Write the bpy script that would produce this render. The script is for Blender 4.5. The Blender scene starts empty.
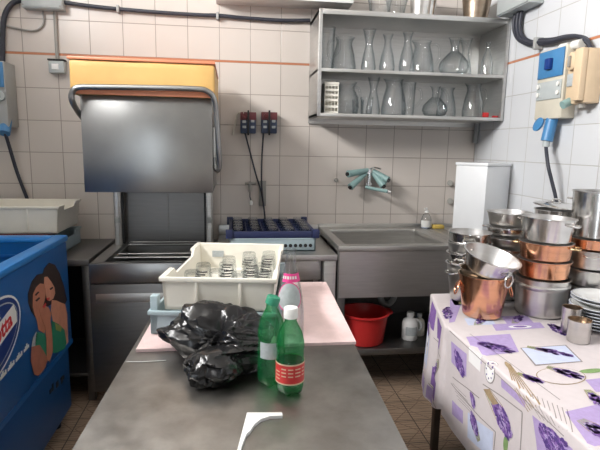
import bpy, bmesh, math, random
from mathutils import Vector, Matrix, noise
random.seed(7)
PI = math.pi
S = bpy.context.scene
COL = S.collection
R = math.radians

# ------------------------------------------------------------------ camera
FPX = 490.0
PIT, YAW, ROL = R(9.15), R(7.75), R(1.05)
CAM = Vector((0, 0, 1.47))
FW = Vector((math.sin(YAW)*math.cos(PIT), math.cos(YAW)*math.cos(PIT), -math.sin(PIT)))
_r0 = Vector((math.cos(YAW), -math.sin(YAW), 0)); _u0 = _r0.cross(FW)
RT = math.cos(ROL)*_r0 + math.sin(ROL)*_u0
UP = -math.sin(ROL)*_r0 + math.cos(ROL)*_u0
cd = bpy.data.cameras.new('camera'); cam = bpy.data.objects.new('camera', cd); COL.objects.link(cam)
cd.sensor_width = 36; cd.sensor_fit = 'HORIZONTAL'; cd.lens = FPX/600*36
cd.clip_start = 0.02
m3 = Matrix((RT, UP, -FW)).transposed()
cam.matrix_world = Matrix.Translation(CAM) @ m3.to_4x4()
S.camera = cam
def ray(u, v): return FW + RT*((u-300)/FPX) - UP*((v-225)/FPX)
def aty(u, v, y): d = ray(u, v); return CAM + d*(y/d.y)          # where the sight line meets a plane of the room
def atz(u, v, z): d = ray(u, v); return CAM + d*((z-CAM.z)/d.z)
def atx(u, v, x): d = ray(u, v); return CAM + d*(x/d.x)

# ------------------------------------------------------------------ materials
MAT = {}
def newmat(name):
    m = bpy.data.materials.new(name); m.use_nodes = True
    nt = m.node_tree; nt.nodes.clear()
    o = nt.nodes.new('ShaderNodeOutputMaterial')
    MAT[name] = m
    return m, nt, o
def N(nt, t, **kw):
    n = nt.nodes.new(t)
    for k, v in kw.items():
        if k in n.inputs.keys(): n.inputs[k].default_value = v
        else: setattr(n, k, v)
    return n
def math_(nt, op, a, b=None):
    n = nt.nodes.new('ShaderNodeMath'); n.operation = op
    for i, x in enumerate((a, b)):
        if x is None: continue
        if isinstance(x, (int, float)): n.inputs[i].default_value = x
        else: nt.links.new(x, n.inputs[i])
    return n.outputs[0]
def c4(c): return (c[0], c[1], c[2], 1)
def srgb(r, g, b):
    f = lambda x: ((x/255+.055)/1.055)**2.4 if x > 10 else x/255/12.92
    return (f(r), f(g), f(b))
def plain(name, col, rough=.5, metal=0., var=.06, scale=8., bump=0., coat=0., spec=.5, stretch=(1, 1, 1), rvar=0.):
    m, nt, o = newmat(name)
    b = N(nt, 'ShaderNodeBsdfPrincipled'); b.inputs['Roughness'].default_value = rough; b.inputs['Metallic'].default_value = metal
    b.inputs['Coat Weight'].default_value = coat; b.inputs['Specular IOR Level'].default_value = spec
    tc = N(nt, 'ShaderNodeTexCoord'); mp = N(nt, 'ShaderNodeMapping'); mp.inputs['Scale'].default_value = stretch
    nt.links.new(tc.outputs['Object'], mp.inputs['Vector'])
    nz = N(nt, 'ShaderNodeTexNoise', Scale=scale, Detail=5., Roughness=.6); nt.links.new(mp.outputs[0], nz.inputs['Vector'])
    rp = N(nt, 'ShaderNodeValToRGB')
    rp.color_ramp.elements[0].position = .3; rp.color_ramp.elements[1].position = .7
    rp.color_ramp.elements[0].color = c4([x*(1-var) for x in col]); rp.color_ramp.elements[1].color = c4([min(1, x*(1+var)) for x in col])
    nt.links.new(nz.outputs['Fac'], rp.inputs[0]); nt.links.new(rp.outputs[0], b.inputs['Base Color'])
    if rvar:
        r = math_(nt, 'MULTIPLY_ADD', nz.outputs['Fac'], rvar*2); r.node.inputs[2].default_value = rough-rvar
        nt.links.new(r, b.inputs['Roughness'])
    if bump:
        bp = N(nt, 'ShaderNodeBump', Strength=bump, Distance=.01); nt.links.new(nz.outputs['Fac'], bp.inputs['Height']); nt.links.new(bp.outputs[0], b.inputs['Normal'])
    nt.links.new(b.outputs[0], o.inputs[0])
    return m
def tilemat(name, axis, off, col, grout):
    m, nt, o = newmat(name)
    g = N(nt, 'ShaderNodeNewGeometry'); sp = N(nt, 'ShaderNodeSeparateXYZ'); nt.links.new(g.outputs['Position'], sp.inputs[0])
    a = sp.outputs[axis]; z = sp.outputs['Z']
    up = math_(nt, 'GREATER_THAN', z, 2.007)
    zz = math_(nt, 'SUBTRACT', z, math_(nt, 'MULTIPLY', up, .012))
    ru = math_(nt, 'DIVIDE', math_(nt, 'SUBTRACT', zz, 1.001-4), .2)
    cu = math_(nt, 'DIVIDE', math_(nt, 'SUBTRACT', a, off-8), .2)
    def edge(x):
        f = math_(nt, 'FRACT', x)
        return math_(nt, 'ABSOLUTE', math_(nt, 'SUBTRACT', math_(nt, 'FRACT', math_(nt, 'ADD', f, .5)), .5))
    d = math_(nt, 'MINIMUM', edge(ru), edge(cu))
    mr = N(nt, 'ShaderNodeMapRange'); mr.inputs[1].default_value = .006; mr.inputs[2].default_value = .014; nt.links.new(d, mr.inputs[0])
    isl = math_(nt, 'COMPARE', z, 2.007); isl.node.inputs[2].default_value = .0065
    cb = N(nt, 'ShaderNodeCombineXYZ'); nt.links.new(math_(nt, 'FLOOR', ru), cb.inputs[0]); nt.links.new(math_(nt, 'FLOOR', cu), cb.inputs[1])
    wn = N(nt, 'ShaderNodeTexWhiteNoise'); nt.links.new(cb.outputs[0], wn.inputs['Vector'])
    nz = N(nt, 'ShaderNodeTexNoise', Scale=3., Detail=5.); nt.links.new(g.outputs['Position'], nz.inputs['Vector'])
    val = math_(nt, 'ADD', math_(nt, 'MULTIPLY', wn.outputs['Value'], .05), math_(nt, 'MULTIPLY', nz.outputs['Fac'], .12))
    mx = N(nt, 'ShaderNodeMix', data_type='RGBA'); nt.links.new(val, mx.inputs[0]); mx.inputs[6].default_value = c4(col); mx.inputs[7].default_value = c4([x*.55 for x in col])
    m2 = N(nt, 'ShaderNodeMix', data_type='RGBA'); nt.links.new(mr.outputs[0], m2.inputs[0]); m2.inputs[6].default_value = c4(grout); nt.links.new(mx.outputs[2], m2.inputs[7])
    m4 = N(nt, 'ShaderNodeMix', data_type='RGBA'); nt.links.new(isl, m4.inputs[0]); nt.links.new(m2.outputs[2], m4.inputs[6]); m4.inputs[7].default_value = c4(srgb(188, 122, 88))
    b = N(nt, 'ShaderNodeBsdfPrincipled', Roughness=.28); nt.links.new(m4.outputs[2], b.inputs['Base Color'])
    bp = N(nt, 'ShaderNodeBump', Strength=.5, Distance=.002); nt.links.new(mr.outputs[0], bp.inputs['Height']); nt.links.new(bp.outputs[0], b.inputs['Normal'])
    nt.links.new(b.outputs[0], o.inputs[0])
    return m
def floormat():
    m, nt, o = newmat('floor_tiles')
    g = N(nt, 'ShaderNodeNewGeometry'); sp = N(nt, 'ShaderNodeSeparateXYZ'); nt.links.new(g.outputs['Position'], sp.inputs[0])
    def fr(s): return math_(nt, 'FRACT', math_(nt, 'DIVIDE', math_(nt, 'ADD', s, 10.03), .2))
    fx, fy = fr(sp.outputs[0]), fr(sp.outputs[1])
    cx = math_(nt, 'ABSOLUTE', math_(nt, 'SUBTRACT', fx, .5)); cy = math_(nt, 'ABSOLUTE', math_(nt, 'SUBTRACT', fy, .5))
    ed = math_(nt, 'MAXIMUM', cx, cy)
    gr = math_(nt, 'GREATER_THAN', ed, .485)
    dia = math_(nt, 'ADD', cx, cy)
    cb = N(nt, 'ShaderNodeCombineXYZ'); nt.links.new(cx, cb.inputs[0]); nt.links.new(cy, cb.inputs[1])
    wv = N(nt, 'ShaderNodeTexWave', Scale=1.3, Distortion=5., Detail=1.); wv.wave_type = 'RINGS'; nt.links.new(cb.outputs[0], wv.inputs['Vector'])
    ln = math_(nt, 'COMPARE', wv.outputs['Fac'], .5); ln.node.inputs[2].default_value = .17
    d2 = math_(nt, 'COMPARE', dia, .46); d2.node.inputs[2].default_value = .018
    st = math_(nt, 'SUBTRACT', 1., math_(nt, 'MAXIMUM', ln, d2))
    nz = N(nt, 'ShaderNodeTexNoise', Scale=5., Detail=6.); nt.links.new(g.outputs['Position'], nz.inputs['Vector'])
    m1 = N(nt, 'ShaderNodeMix', data_type='RGBA'); nt.links.new(st, m1.inputs[0]); m1.inputs[6].default_value = c4(srgb(128, 103, 85)); m1.inputs[7].default_value = c4(srgb(178, 154, 132))
    m2 = N(nt, 'ShaderNodeMix', data_type='RGBA'); nt.links.new(gr, m2.inputs[0]); nt.links.new(m1.outputs[2], m2.inputs[6]); m2.inputs[7].default_value = c4(srgb(62, 52, 46))
    m5 = N(nt, 'ShaderNodeMix', data_type='RGBA'); nt.links.new(math_(nt, 'MULTIPLY', nz.outputs['Fac'], .6), m5.inputs[0]); nt.links.new(m2.outputs[2], m5.inputs[6]); m5.inputs[7].default_value = c4(srgb(96, 84, 74))
    b = N(nt, 'ShaderNodeBsdfPrincipled', Roughness=.45); nt.links.new(m5.outputs[2], b.inputs['Base Color']); nt.links.new(b.outputs[0], o.inputs[0])
    return m
def thinglass(name, tint, edge, rough=.02, ior=1.45, dens=.55, haze=None):
    # clear sheet: passes light tinted, reflects by Fresnel
    m, nt, o = newmat(name)
    tr = N(nt, 'ShaderNodeBsdfTransparent'); gl = N(nt, 'ShaderNodeBsdfGlossy', Roughness=rough)
    lw = N(nt, 'ShaderNodeLayerWeight', Blend=dens)
    mx = N(nt, 'ShaderNodeMix', data_type='RGBA'); nt.links.new(lw.outputs['Facing'], mx.inputs[0]); mx.inputs[6].default_value = c4(tint); mx.inputs[7].default_value = c4(edge)
    nt.links.new(mx.outputs[2], tr.inputs[0])
    ge = N(nt, 'ShaderNodeNewGeometry')
    io = math_(nt, 'MULTIPLY_ADD', ge.outputs['Backfacing'], 1/ior-ior); io.node.inputs[2].default_value = ior
    fr = N(nt, 'ShaderNodeFresnel'); nt.links.new(io, fr.inputs['IOR'])      # same sheet seen from either side
    ms = N(nt, 'ShaderNodeMixShader'); nt.links.new(fr.outputs[0], ms.inputs[0]); nt.links.new(tr.outputs[0], ms.inputs[1]); nt.links.new(gl.outputs[0], ms.inputs[2])
    last = ms.outputs[0]
    if haze:
        df = N(nt, 'ShaderNodeBsdfDiffuse'); df.inputs[0].default_value = c4(haze)
        tl_ = N(nt, 'ShaderNodeBsdfTranslucent'); tl_.inputs[0].default_value = c4(haze)
        m1 = N(nt, 'ShaderNodeMixShader'); m1.inputs[0].default_value = .5; nt.links.new(df.outputs[0], m1.inputs[1]); nt.links.new(tl_.outputs[0], m1.inputs[2])
        m2 = N(nt, 'ShaderNodeMixShader'); m2.inputs[0].default_value = .13; nt.links.new(last, m2.inputs[1]); nt.links.new(m1.outputs[0], m2.inputs[2]); last = m2.outputs[0]
    nt.links.new(last, o.inputs[0])
    return m
def steel(name, col, rough, rvar=.08, stretch=(1, 1, 14), scale=6., var=.08, bump=0.02):
    return plain(name, col, rough, 1., var, scale, bump, stretch=stretch, rvar=rvar)

tilemat('tiles_back', 'X', -1.2906, srgb(213, 204, 196), srgb(150, 138, 128))
tilemat('tiles_side', 'Y', 2.33, srgb(212, 214, 217), srgb(178, 176, 172))
floormat()
plain('ceiling_paint', srgb(225, 222, 216), .8)
plain('wall_paint', srgb(196, 192, 186), .7)
steel('steel', (.56, .55, .53), .40)
steel('steel_shelf', (.58, .575, .56), .42)
steel('steel_dark', (.21, .205, .20), .42)  # dim surroundings reflected by the dishwasher are put into this lower base colour
steel('steel_hood', (.33, .33, .325), .32, stretch=(1, 1, 1), scale=4., rvar=.05)
steel('steel_table', (.30, .287, .27), .37, rvar=.14, stretch=(1, 1, 1), scale=14., var=.17, bump=.05)
steel('steel_polished', (.74, .73, .71), .2, rvar=.07, stretch=(1, 1, 4))
steel('steel_worn', (.66, .645, .62), .32, rvar=.08, stretch=(1, 1, 4))
steel('chrome', (.75, .75, .76), .1, rvar=.03)
steel('copper', (.80, .41, .25), .20, rvar=.07, stretch=(1, 1, 5), var=.16)
steel('copper_dull', (.42, .33, .25), .33, rvar=.07, stretch=(1, 1, 5), var=.16)
steel('brass', (.78, .58, .32), .25, rvar=.05)
steel('tin_lining', (.62, .61, .60), .38, rvar=.06)
thinglass('glass', (.995, .995, .995), (.66, .71, .73), dens=.36)
thinglass('glass_light', (.995, .995, .995), (.74, .77, .78), dens=.35)
thinglass('window_glass', (.98, .98, .98), (.9, .9, .9))
thinglass('clear_plastic', (.95, .96, .96), (.62, .66, .68), .06)
thinglass('green_pet', srgb(206, 250, 224), srgb(66, 182, 118), .04, 1.5, haze=srgb(60, 190, 120))
thinglass('water', (.97, .99, .98), (.85, .95, .9), .02, 1.33)
plain('cream_plastic', srgb(236, 232, 220), .42, var=.04)
plain('paleblue_plastic', srgb(168, 186, 192), .45)
plain('darkblue_plastic', srgb(40, 48, 84), .4)
plain('pump_blue', srgb(38, 52, 80), .4)
plain('pump_red', srgb(104, 44, 50), .4)
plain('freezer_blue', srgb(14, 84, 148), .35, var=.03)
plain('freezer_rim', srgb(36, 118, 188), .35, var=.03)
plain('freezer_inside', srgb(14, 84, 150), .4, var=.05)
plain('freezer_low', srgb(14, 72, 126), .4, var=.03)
plain('black_plastic', srgb(22, 22, 24), .5)
plain('bag_black', (.008, .008, .009), .24, var=.1, spec=.45)
plain('red_plastic', srgb(194, 44, 44), .35)
plain('yellow_card', srgb(214, 172, 104), .5, var=.07, scale=5, bump=.25)
plain('orange_film', srgb(214, 138, 104), .4)
plain('pink_cloth', srgb(226, 200, 198), .9, var=.06, scale=30, bump=.3)
plain('white_plastic', srgb(236, 236, 234), .3, var=.02)
plain('white_gloss', srgb(226, 228, 230), .22, var=.02, coat=.3)
plain('porcelain', srgb(238, 238, 236), .12, var=.01)
plain('plate_blue', srgb(70, 86, 122), .2)
plain('grey_plastic', srgb(165, 166, 164), .5)
plain('beige_plastic', srgb(214, 190, 158), .5)
plain('grey_box', srgb(176, 182, 182), .5)
plain('socket_grey', srgb(204, 198, 182), .5)
plain('cable_black', srgb(48, 50, 60), .5)
plain('cable_grey', srgb(150, 148, 142), .6)
plain('socket_blue', srgb(66, 124, 172), .4)
plain('teal_plastic', srgb(138, 168, 166), .45)
plain('dark_wood', srgb(58, 46, 38), .6, stretch=(1, 1, .1), scale=20)
plain('label_red', srgb(196, 54, 54), .4, var=.12, scale=60)
plain('label_cream', srgb(214, 190, 160), .45)
plain('label_white', srgb(226, 226, 222), .5)
plain('label_grey', srgb(176, 182, 184), .5, var=.12, scale=90)
plain('label_pink', srgb(226, 66, 140), .45)
plain('ink', srgb(44, 44, 50), .6)
plain('sponge', srgb(206, 178, 92), .9, bump=.4, scale=60)
plain('skin', srgb(190, 124, 98), .5, var=.1, scale=20)
plain('skin_shade', srgb(168, 106, 86), .5, var=.15, scale=15)
plain('skin_light', srgb(206, 142, 116), .5, var=.12, scale=18)
plain('hair', srgb(44, 28, 26), .5, var=.3, scale=30)
plain('green_print', srgb(40, 130, 100), .5)
plain('lime_print', srgb(140, 150, 80), .5)
plain('navy_print', srgb(18, 52, 120), .4)
plain('red_print', srgb(204, 36, 44), .4)
plain('cloth_cream', srgb(216, 207, 208), .75, var=.03, scale=40)
plain('cloth_lilac', srgb(178, 158, 204), .75, var=.08, scale=60)
plain('cloth_purple', srgb(132, 98, 166), .75, var=.2, scale=70)
plain('cloth_violet', srgb(84, 58, 128), .75, var=.25, scale=70)
plain('cloth_blue', srgb(204, 212, 236), .75, var=.05, scale=40)
plain('cloth_grey', srgb(150, 142, 140), .75)
plain('cloth_green', srgb(128, 158, 102), .75, var=.2, scale=60)
plain('cloth_tan', srgb(164, 142, 112), .75, var=.2, scale=60)
plain('cloth_white', srgb(240, 238, 238), .75)
plain('dark_red', srgb(96, 30, 34), .5)

# ------------------------------------------------------------------ mesh builder
WLOC = {}
class MB:
    def __init__(s): s.bm = bmesh.new(); s.mi = 0; s.mats = []
    def use(s, name):
        if name not in s.mats: s.mats.append(name)
        s.mi = s.mats.index(name); return s
    def _tag(s, faces):
        for f in faces: f.material_index = s.mi
    def box(s, x0, x1, y0, y1, z0, z1, bevel=0., mat=None, seg=2):
        r = bmesh.ops.create_cube(s.bm, size=1.)
        vs = r['verts']
        M = Matrix.Translation(((x0+x1)/2, (y0+y1)/2, (z0+z1)/2)) @ Matrix.Diagonal((x1-x0, y1-y0, z1-z0, 1))
        bmesh.ops.transform(s.bm, matrix=M, verts=vs)
        fs = {f for v in vs for f in v.link_faces}
        if bevel:
            es = list({e for v in vs for e in v.link_edges})
            q = bmesh.ops.bevel(s.bm, geom=es, offset=bevel, segments=seg, affect='EDGES', profile=.5)
            vs = list({v for f in q['faces'] for v in f.verts} | {v for v in vs if v.is_valid})
            fs = {f for v in vs for f in v.link_faces}
        s._tag(fs)
        if mat is not None: bmesh.ops.transform(s.bm, matrix=mat, verts=list(vs))
        return s
    def lathe(s, prof, seg=32, M=None, cap0=False, cap1=False, a0=0., a1=2*PI):
        # prof: (r, z)
        full = abs(a1-a0-2*PI) < 1e-6
        n = seg if full else seg+1
        rings = []
        for (r, z) in prof:
            if r < 1e-6:
                rings.append([s.bm.verts.new((0, 0, z))]); continue
            rings.append([s.bm.verts.new((r*math.cos(a0+(a1-a0)*k/seg), r*math.sin(a0+(a1-a0)*k/seg), z)) for k in range(n)])
        fs = []
        for a, b in zip(rings, rings[1:]):
            for k in range(seg):
                k2 = (k+1) % n
                if len(a) == 1 and len(b) == 1: continue
                if len(a) == 1: fs.append(s.bm.faces.new((a[0], b[k2], b[k])))
                elif len(b) == 1: fs.append(s.bm.faces.new((a[k], a[k2], b[0])))
                else: fs.append(s.bm.faces.new((a[k], a[k2], b[k2], b[k])))
        if cap0 and len(rings[0]) > 2: fs.append(s.bm.faces.new(list(reversed(rings[0]))))
        if cap1 and len(rings[-1]) > 2: fs.append(s.bm.faces.new(rings[-1]))
        s._tag(fs)
        if M is not None: bmesh.ops.transform(s.bm, matrix=M, verts=[v for g in rings for v in g])
        return s
    def tube(s, pts, r, seg=10, closed=False, smooth=0, cap=True):
        pts = [Vector(p) for p in pts]
        if smooth:
            out = []; n = len(pts)
            rng = range(n if closed else n-1)
            for i in rng:
                if closed: p0, p1, p2, p3 = pts[i-1], pts[i], pts[(i+1) % n], pts[(i+2) % n]
                else: p0, p1, p2, p3 = pts[max(i-1, 0)], pts[i], pts[i+1], pts[min(i+2, n-1)]
                for k in range(smooth):
                    t = k/smooth
                    out.append(.5*((2*p1)+(p2-p0)*t+(2*p0-5*p1+4*p2-p3)*t*t+(3*p1-p0-3*p2+p3)*t**3))
            if not closed: out.append(pts[-1])
            pts = out
        n = len(pts)
        rings = []; nrm = None
        for i, p in enumerate(pts):
            a = pts[i-1] if (i > 0 or closed) else p
            b = pts[(i+1) % n] if (i < n-1 or closed) else p
            t = (b-a).normalized()
            if nrm is None:
                nrm = t.orthogonal().normalized()
            nrm = (nrm - t*nrm.dot(t))
            nrm = nrm.normalized() if nrm.length > 1e-6 else t.orthogonal().normalized()
            bi = t.cross(nrm)
            rr = r(i/(n-1)) if callable(r) else r
            rings.append([s.bm.verts.new(p + nrm*(rr*math.cos(2*PI*k/seg)) + bi*(rr*math.sin(2*PI*k/seg))) for k in range(seg)])
        fs = []
        prs = list(zip(rings, rings[1:])) + ([(rings[-1], rings[0])] if closed else [])
        for a, b in prs:
            for k in range(seg): fs.append(s.bm.faces.new((a[k], a[(k+1) % seg], b[(k+1) % seg], b[k])))
        if cap and not closed:
            fs.append(s.bm.faces.new(list(reversed(rings[0])))); fs.append(s.bm.faces.new(rings[-1]))
        s._tag(fs)
        return s
    def cyl(s, p0, p1, r, seg=20): return s.tube([p0, p1], r, seg)
    def prism(s, poly, d):
        # poly: 3-D points of a flat outline, d: extrusion vector
        d = Vector(d)
        a = [s.bm.verts.new(p) for p in poly]; b = [s.bm.verts.new(Vector(p)+d) for p in poly]
        fs = [s.bm.faces.new(a), s.bm.faces.new(list(reversed(b)))]
        n = len(a)
        for k in range(n): fs.append(s.bm.faces.new((a[k], b[k], b[(k+1) % n], a[(k+1) % n])))
        s._tag(fs); return s
    def grid(s, fn, nu, nv):
        g = [[s.bm.verts.new(fn(i/nu, j/nv)) for j in range(nv+1)] for i in range(nu+1)]
        fs = []
        for i in range(nu):
            for j in range(nv): fs.append(s.bm.faces.new((g[i][j], g[i+1][j], g[i+1][j+1], g[i][j+1])))
        s._tag(fs); return s
    def face(s, pts):
        f = s.bm.faces.new([s.bm.verts.new(p) for p in pts]); s._tag([f]); return s
    def xf(s, M): bmesh.ops.transform(s.bm, matrix=M, verts=s.bm.verts[:]); return s
    def build(s, name, mat=None, parent=None, ang=38, flip=True, origin=None):
        if flip: bmesh.ops.recalc_face_normals(s.bm, faces=s.bm.faces[:])
        for e in s.bm.edges:
            if len(e.link_faces) == 2: e.smooth = e.calc_face_angle(0) < R(ang)
        for f in s.bm.faces: f.smooth = True
        me = bpy.data.meshes.new(name)
        o = bpy.data.objects.new(name, me); COL.objects.link(o)
        if parent is None:
            vs = [v.co for v in s.bm.verts]
            if origin is None:
                origin = Vector(((min(v.x for v in vs)+max(v.x for v in vs))/2, (min(v.y for v in vs)+max(v.y for v in vs))/2, min(v.z for v in vs)))
            org = Vector(origin)
            o.location = org; WLOC[o] = org
        else:
            o.parent = parent; org = WLOC[parent]; WLOC[o] = org
        bmesh.ops.transform(s.bm, matrix=Matrix.Translation(-org), verts=s.bm.verts[:])
        s.bm.to_mesh(me); s.bm.free()
        for n in ([mat] if mat else s.mats): me.materials.append(MAT[n])
        return o
def tag(o, label, cat, group=None, kind=None):
    o['label'] = label; o['category'] = cat
    if group: o['group'] = group
    if kind: o['kind'] = kind
    return o
def thing(name, label, cat, loc, group=None):
    o = bpy.data.objects.new(name, None); COL.objects.link(o); o.location = loc; o.empty_display_size = .1
    WLOC[o] = Vector(loc)
    return tag(o, label, cat, group)
def struct(o): o['kind'] = 'structure'; return o
def dup(root, loc, label=None, group=None, rz=None, rot=None):
    r = root.copy(); COL.objects.link(r); r.location = loc
    if rz is not None: r.rotation_euler = (0, 0, rz)
    if rot is not None: r.rotation_euler = rot
    if label: r['label'] = label
    if group: r['group'] = group
    for ch in list(root.children):
        c = ch.copy(); COL.objects.link(c); c.parent = r
        for g in list(ch.children):
            d = g.copy(); COL.objects.link(d); d.parent = c
    return r
def text_mesh(txt, size, M, mat, name, parent, extrude=.0006, shear=0., bold=0.):
    cu = bpy.data.curves.new('text', 'FONT'); cu.body = txt; cu.size = size; cu.extrude = extrude; cu.align_x = 'CENTER'; cu.align_y = 'CENTER'; cu.shear = shear; cu.offset = bold
    t = bpy.data.objects.new('text', cu); COL.objects.link(t)
    dg = bpy.context.evaluated_depsgraph_get()
    me = bpy.data.meshes.new_from_object(t.evaluated_get(dg))
    bpy.data.objects.remove(t)
    me.transform(Matrix.Translation(-WLOC[parent]) @ M)
    me.materials.clear(); me.materials.append(MAT[mat])
    o = bpy.data.objects.new(name, me); COL.objects.link(o); o.parent = parent; WLOC[o] = WLOC[parent]
    return o

# ------------------------------------------------------------------ the room
XL, XR, YB, YF, ZC = -1.62, 1.713, 3.36, -2.3, 3.35
struct(MB().box(XL-.2, XR+.2, YF-.2, YB+.2, -.1, 0).build('floor', 'floor_tiles'))
struct(MB().box(XL-.2, XR+.2, YF-.2, YB+.2, ZC, ZC+.1).build('ceiling', 'ceiling_paint'))
struct(MB().box(XL-.2, XR+.2, YB, YB+.2, 0, ZC).build('wall_back', 'tiles_back'))
struct(MB().box(XR, XR+.2, YF-.2, YB, 0, ZC).build('wall_right', 'tiles_side'))
WY0, WY1, WZ0, WZ1 = .25, 2.05, 2.62, 3.2         # high strip window in the left wall
b = MB()
b.box(XL-.2, XL, YF-.2, WY0, 0, ZC); b.box(XL-.2, XL, WY1, YB, 0, ZC)
b.box(XL-.2, XL, WY0, WY1, 0, WZ0); b.box(XL-.2, XL, WY0, WY1, WZ1, ZC)
struct(b.build('wall_left', 'tiles_side'))
DX0, DX1, DZ1 = -1.42, -.80, 2.25                   # glazed door behind the camera
b = MB()
b.box(XL, DX0, YF-.2, YF, 0, ZC); b.box(DX1, XR, YF-.2, YF, 0, ZC); b.box(DX0, DX1, YF-.2, YF, DZ1, ZC)
struct(b.build('wall_front', 'wall_paint'))
b = MB()
for y in (WY0, (WY0+WY1)/2-.02, WY1-.04): b.box(XL-.12, XL-.06, y, y+.04, WZ0, WZ1)
b.box(XL-.12, XL-.06, WY0, WY1, WZ0, WZ0+.04); b.box(XL-.12, XL-.06, WY0, WY1, WZ1-.04, WZ1)
w1 = struct(b.build('window_1', 'grey_plastic'))
MB().box(XL-.095, XL-.09, WY0, WY1, WZ0, WZ1).build('pane', 'window_glass', w1)
b = MB()
for x in (DX0, DX1-.06): b.box(x, x+.06, YF-.13, YF-.07, 0, DZ1)
for z in (0, .9, DZ1-.06): b.box(DX0, DX1, YF-.13, YF-.07, z, z+.06)
d1 = struct(b.build('door_1', 'grey_plastic'))
MB().box(DX0+.05, DX1-.05, YF-.103, YF-.097, .03, DZ1-.03).build('pane', 'window_glass', d1)

# ------------------------------------------------------------------ light
W = bpy.data.worlds.new('world'); S.world = W; W.use_nodes = True
W.node_tree.nodes['Background'].inputs[0].default_value = (.72, .84, 1., 1); W.node_tree.nodes['Background'].inputs[1].default_value = 1.2
def area(name, loc, rot, sx, sy, e, col):
    l = bpy.data.lights.new(name, 'AREA'); l.shape = 'RECTANGLE'; l.size = sx; l.size_y = sy; l.energy = e; l.color = col
    o = bpy.data.objects.new(name, l); COL.objects.link(o); o.location = loc; o.rotation_euler = rot; return o
area('window_daylight', (XL-.22, (WY0+WY1)/2, (WZ0+WZ1)/2), (0, R(-90), 0), WZ1-WZ0, WY1-WY0, 300, (1., .985, .97))
area('door_daylight', ((DX0+DX1)/2, YF-.25, DZ1/2), (R(90), 0, 0), DX1-DX0, DZ1, 26, (.88, .95, 1.))
S.view_settings.view_transform = 'Standard'; S.view_settings.look = 'None'; S.view_settings.gamma = 1; S.view_settings.exposure = -0.10
try: S.view_settings.use_curve_mapping = False
except Exception: pass
S.cycles.max_bounces = 14; S.cycles.transparent_max_bounces = 40; S.cycles.glossy_bounces = 6; S.cycles.diffuse_bounces = 5
S.cycles.sample_clamp_indirect = 4; S.cycles.caustics_reflective = False; S.cycles.caustics_refractive = False
S.cycles.use_denoising = True

# ------------------------------------------------------------------ hood dishwasher
DW = thing('dishwasher', 'stainless hood dishwasher with its square hood raised, left of the blue glass rack', 'dishwasher', (-.44, 3.0, 0))
x0, x1, y0, y1 = -.768, -.112, 2.66, 3.33
MB().box(x0+.01, x1-.01, y0+.02, y1, .10, .70, .004).build('body', 'steel_dark', DW)
fp = MB().box(x0, x1, y0, y0+.02, .10, .717, .004).build('front_panel', 'steel_dark', DW)
q = MB().box(x0+.03, x1-.06, y0-.003, y0-.0005, .615, .665, .001).build('panel_strip', 'steel', fp); q['label'] = 'lighter band across the front panel'
b = MB()
b.box(x0, x1, y0, y0+.05, .722, .832, .006); b.box(x0, x0+.07, y0+.05, y1, .722, .832, .004)
b.box(x1-.07, x1, y0+.05, y1, .722, .832, .004); b.box(x0+.07, x1-.07, y1-.05, y1, .722, .832, .004)
MB_rim = b.build('tank_rim', 'steel_hood', DW)
MB().box(x0+.07, x1-.07, y0+.05, y1-.05, .702, .712).build('tank_floor', 'steel_dark', DW)
b = MB()
b.tube([(x0+.11, y0+.1, .84), (x1-.11, y0+.1, .84), (x1-.11, y1-.12, .84), (x0+.11, y1-.12, .84)], .0045, closed=True)
b.cyl((x0+.11, y0+.2, .84), (x1-.11, y0+.2, .84), .004); b.cyl((x0+.11, y1-.2, .84), (x1-.11, y1-.2, .84), .004)
MB_rr = b.build('rack_rails', 'steel', DW)
b = MB().box(x0+.06, x1-.06, 3.27, 3.30, .80, 1.72); b.box(-.43, -.425, 3.262, 3.27, .83, 1.3)
b.build('back_panel', 'steel_dark', DW)
for x in (x0+.045, x1-.045):
    b = MB().box(x-.022, x+.022, 3.16, 3.22, .80, 1.70, .004); b.box(x-.008, x+.008, 3.148, 3.16, .80, 1.68)
    c = b.build('column', 'steel', DW)
    MB().box(x-.014, x+.014, 3.135, 3.165, .975, 1.01, .003).build('slide_block', 'grey_plastic', c)
    MB().box(x+.022 if x < -.4 else x-.034, x+.034 if x < -.4 else x-.022, 3.17, 3.20, .84, 1.68).build('guide_strip', 'black_plastic', c)
b = MB()
hz0, hz1 = 1.214, 1.705
b.box(x0, x1, y0, y0+.012, hz0, hz1, .003); b.box(x0, x0+.012, y0+.012, 3.24, hz0, hz1, .003); b.box(x1-.012, x1, y0+.012, 3.24, hz0, hz1, .003)
b.box(x0+.012, x1-.012, 3.228, 3.24, hz0, hz1); b.box(x0+.012, x1-.012, y0+.012, 3.228, hz1-.014, hz1)
b.box(x0+.012, x1-.012, y0+.012, y0+.03, hz0, hz0+.02)
b.build('hood', 'steel_hood', DW)
b = MB().tube([(x0+.004, 2.80, 1.56), (x0-.012, 2.70, 1.605), (x0-.022, 2.615, 1.665), (x0-.018, 2.60, 1.705), (x0+.012, 2.595, 1.733), (x0+.1, 2.595, 1.738), (-.44, 2.595, 1.743), (x1-.08, 2.595, 1.745),
    (x1-.02, 2.597, 1.735), (x1+.012, 2.605, 1.70), (x1+.022, 2.63, 1.62), (x1+.032, 2.66, 1.45), (x1+.035, 2.68, 1.37), (x1+.026, 2.69, 1.335), (x1+.012, 2.70, 1.36), (x1+.010, 2.71, 1.47)], .0145, 12, smooth=6)
b.build('handle', 'steel_hood', DW)
b = MB().box(x1+.0, x1+.02, 2.69, 2.73, 1.40, 1.56, .003)
b.build('handle_bracket', 'steel', DW)
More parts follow.
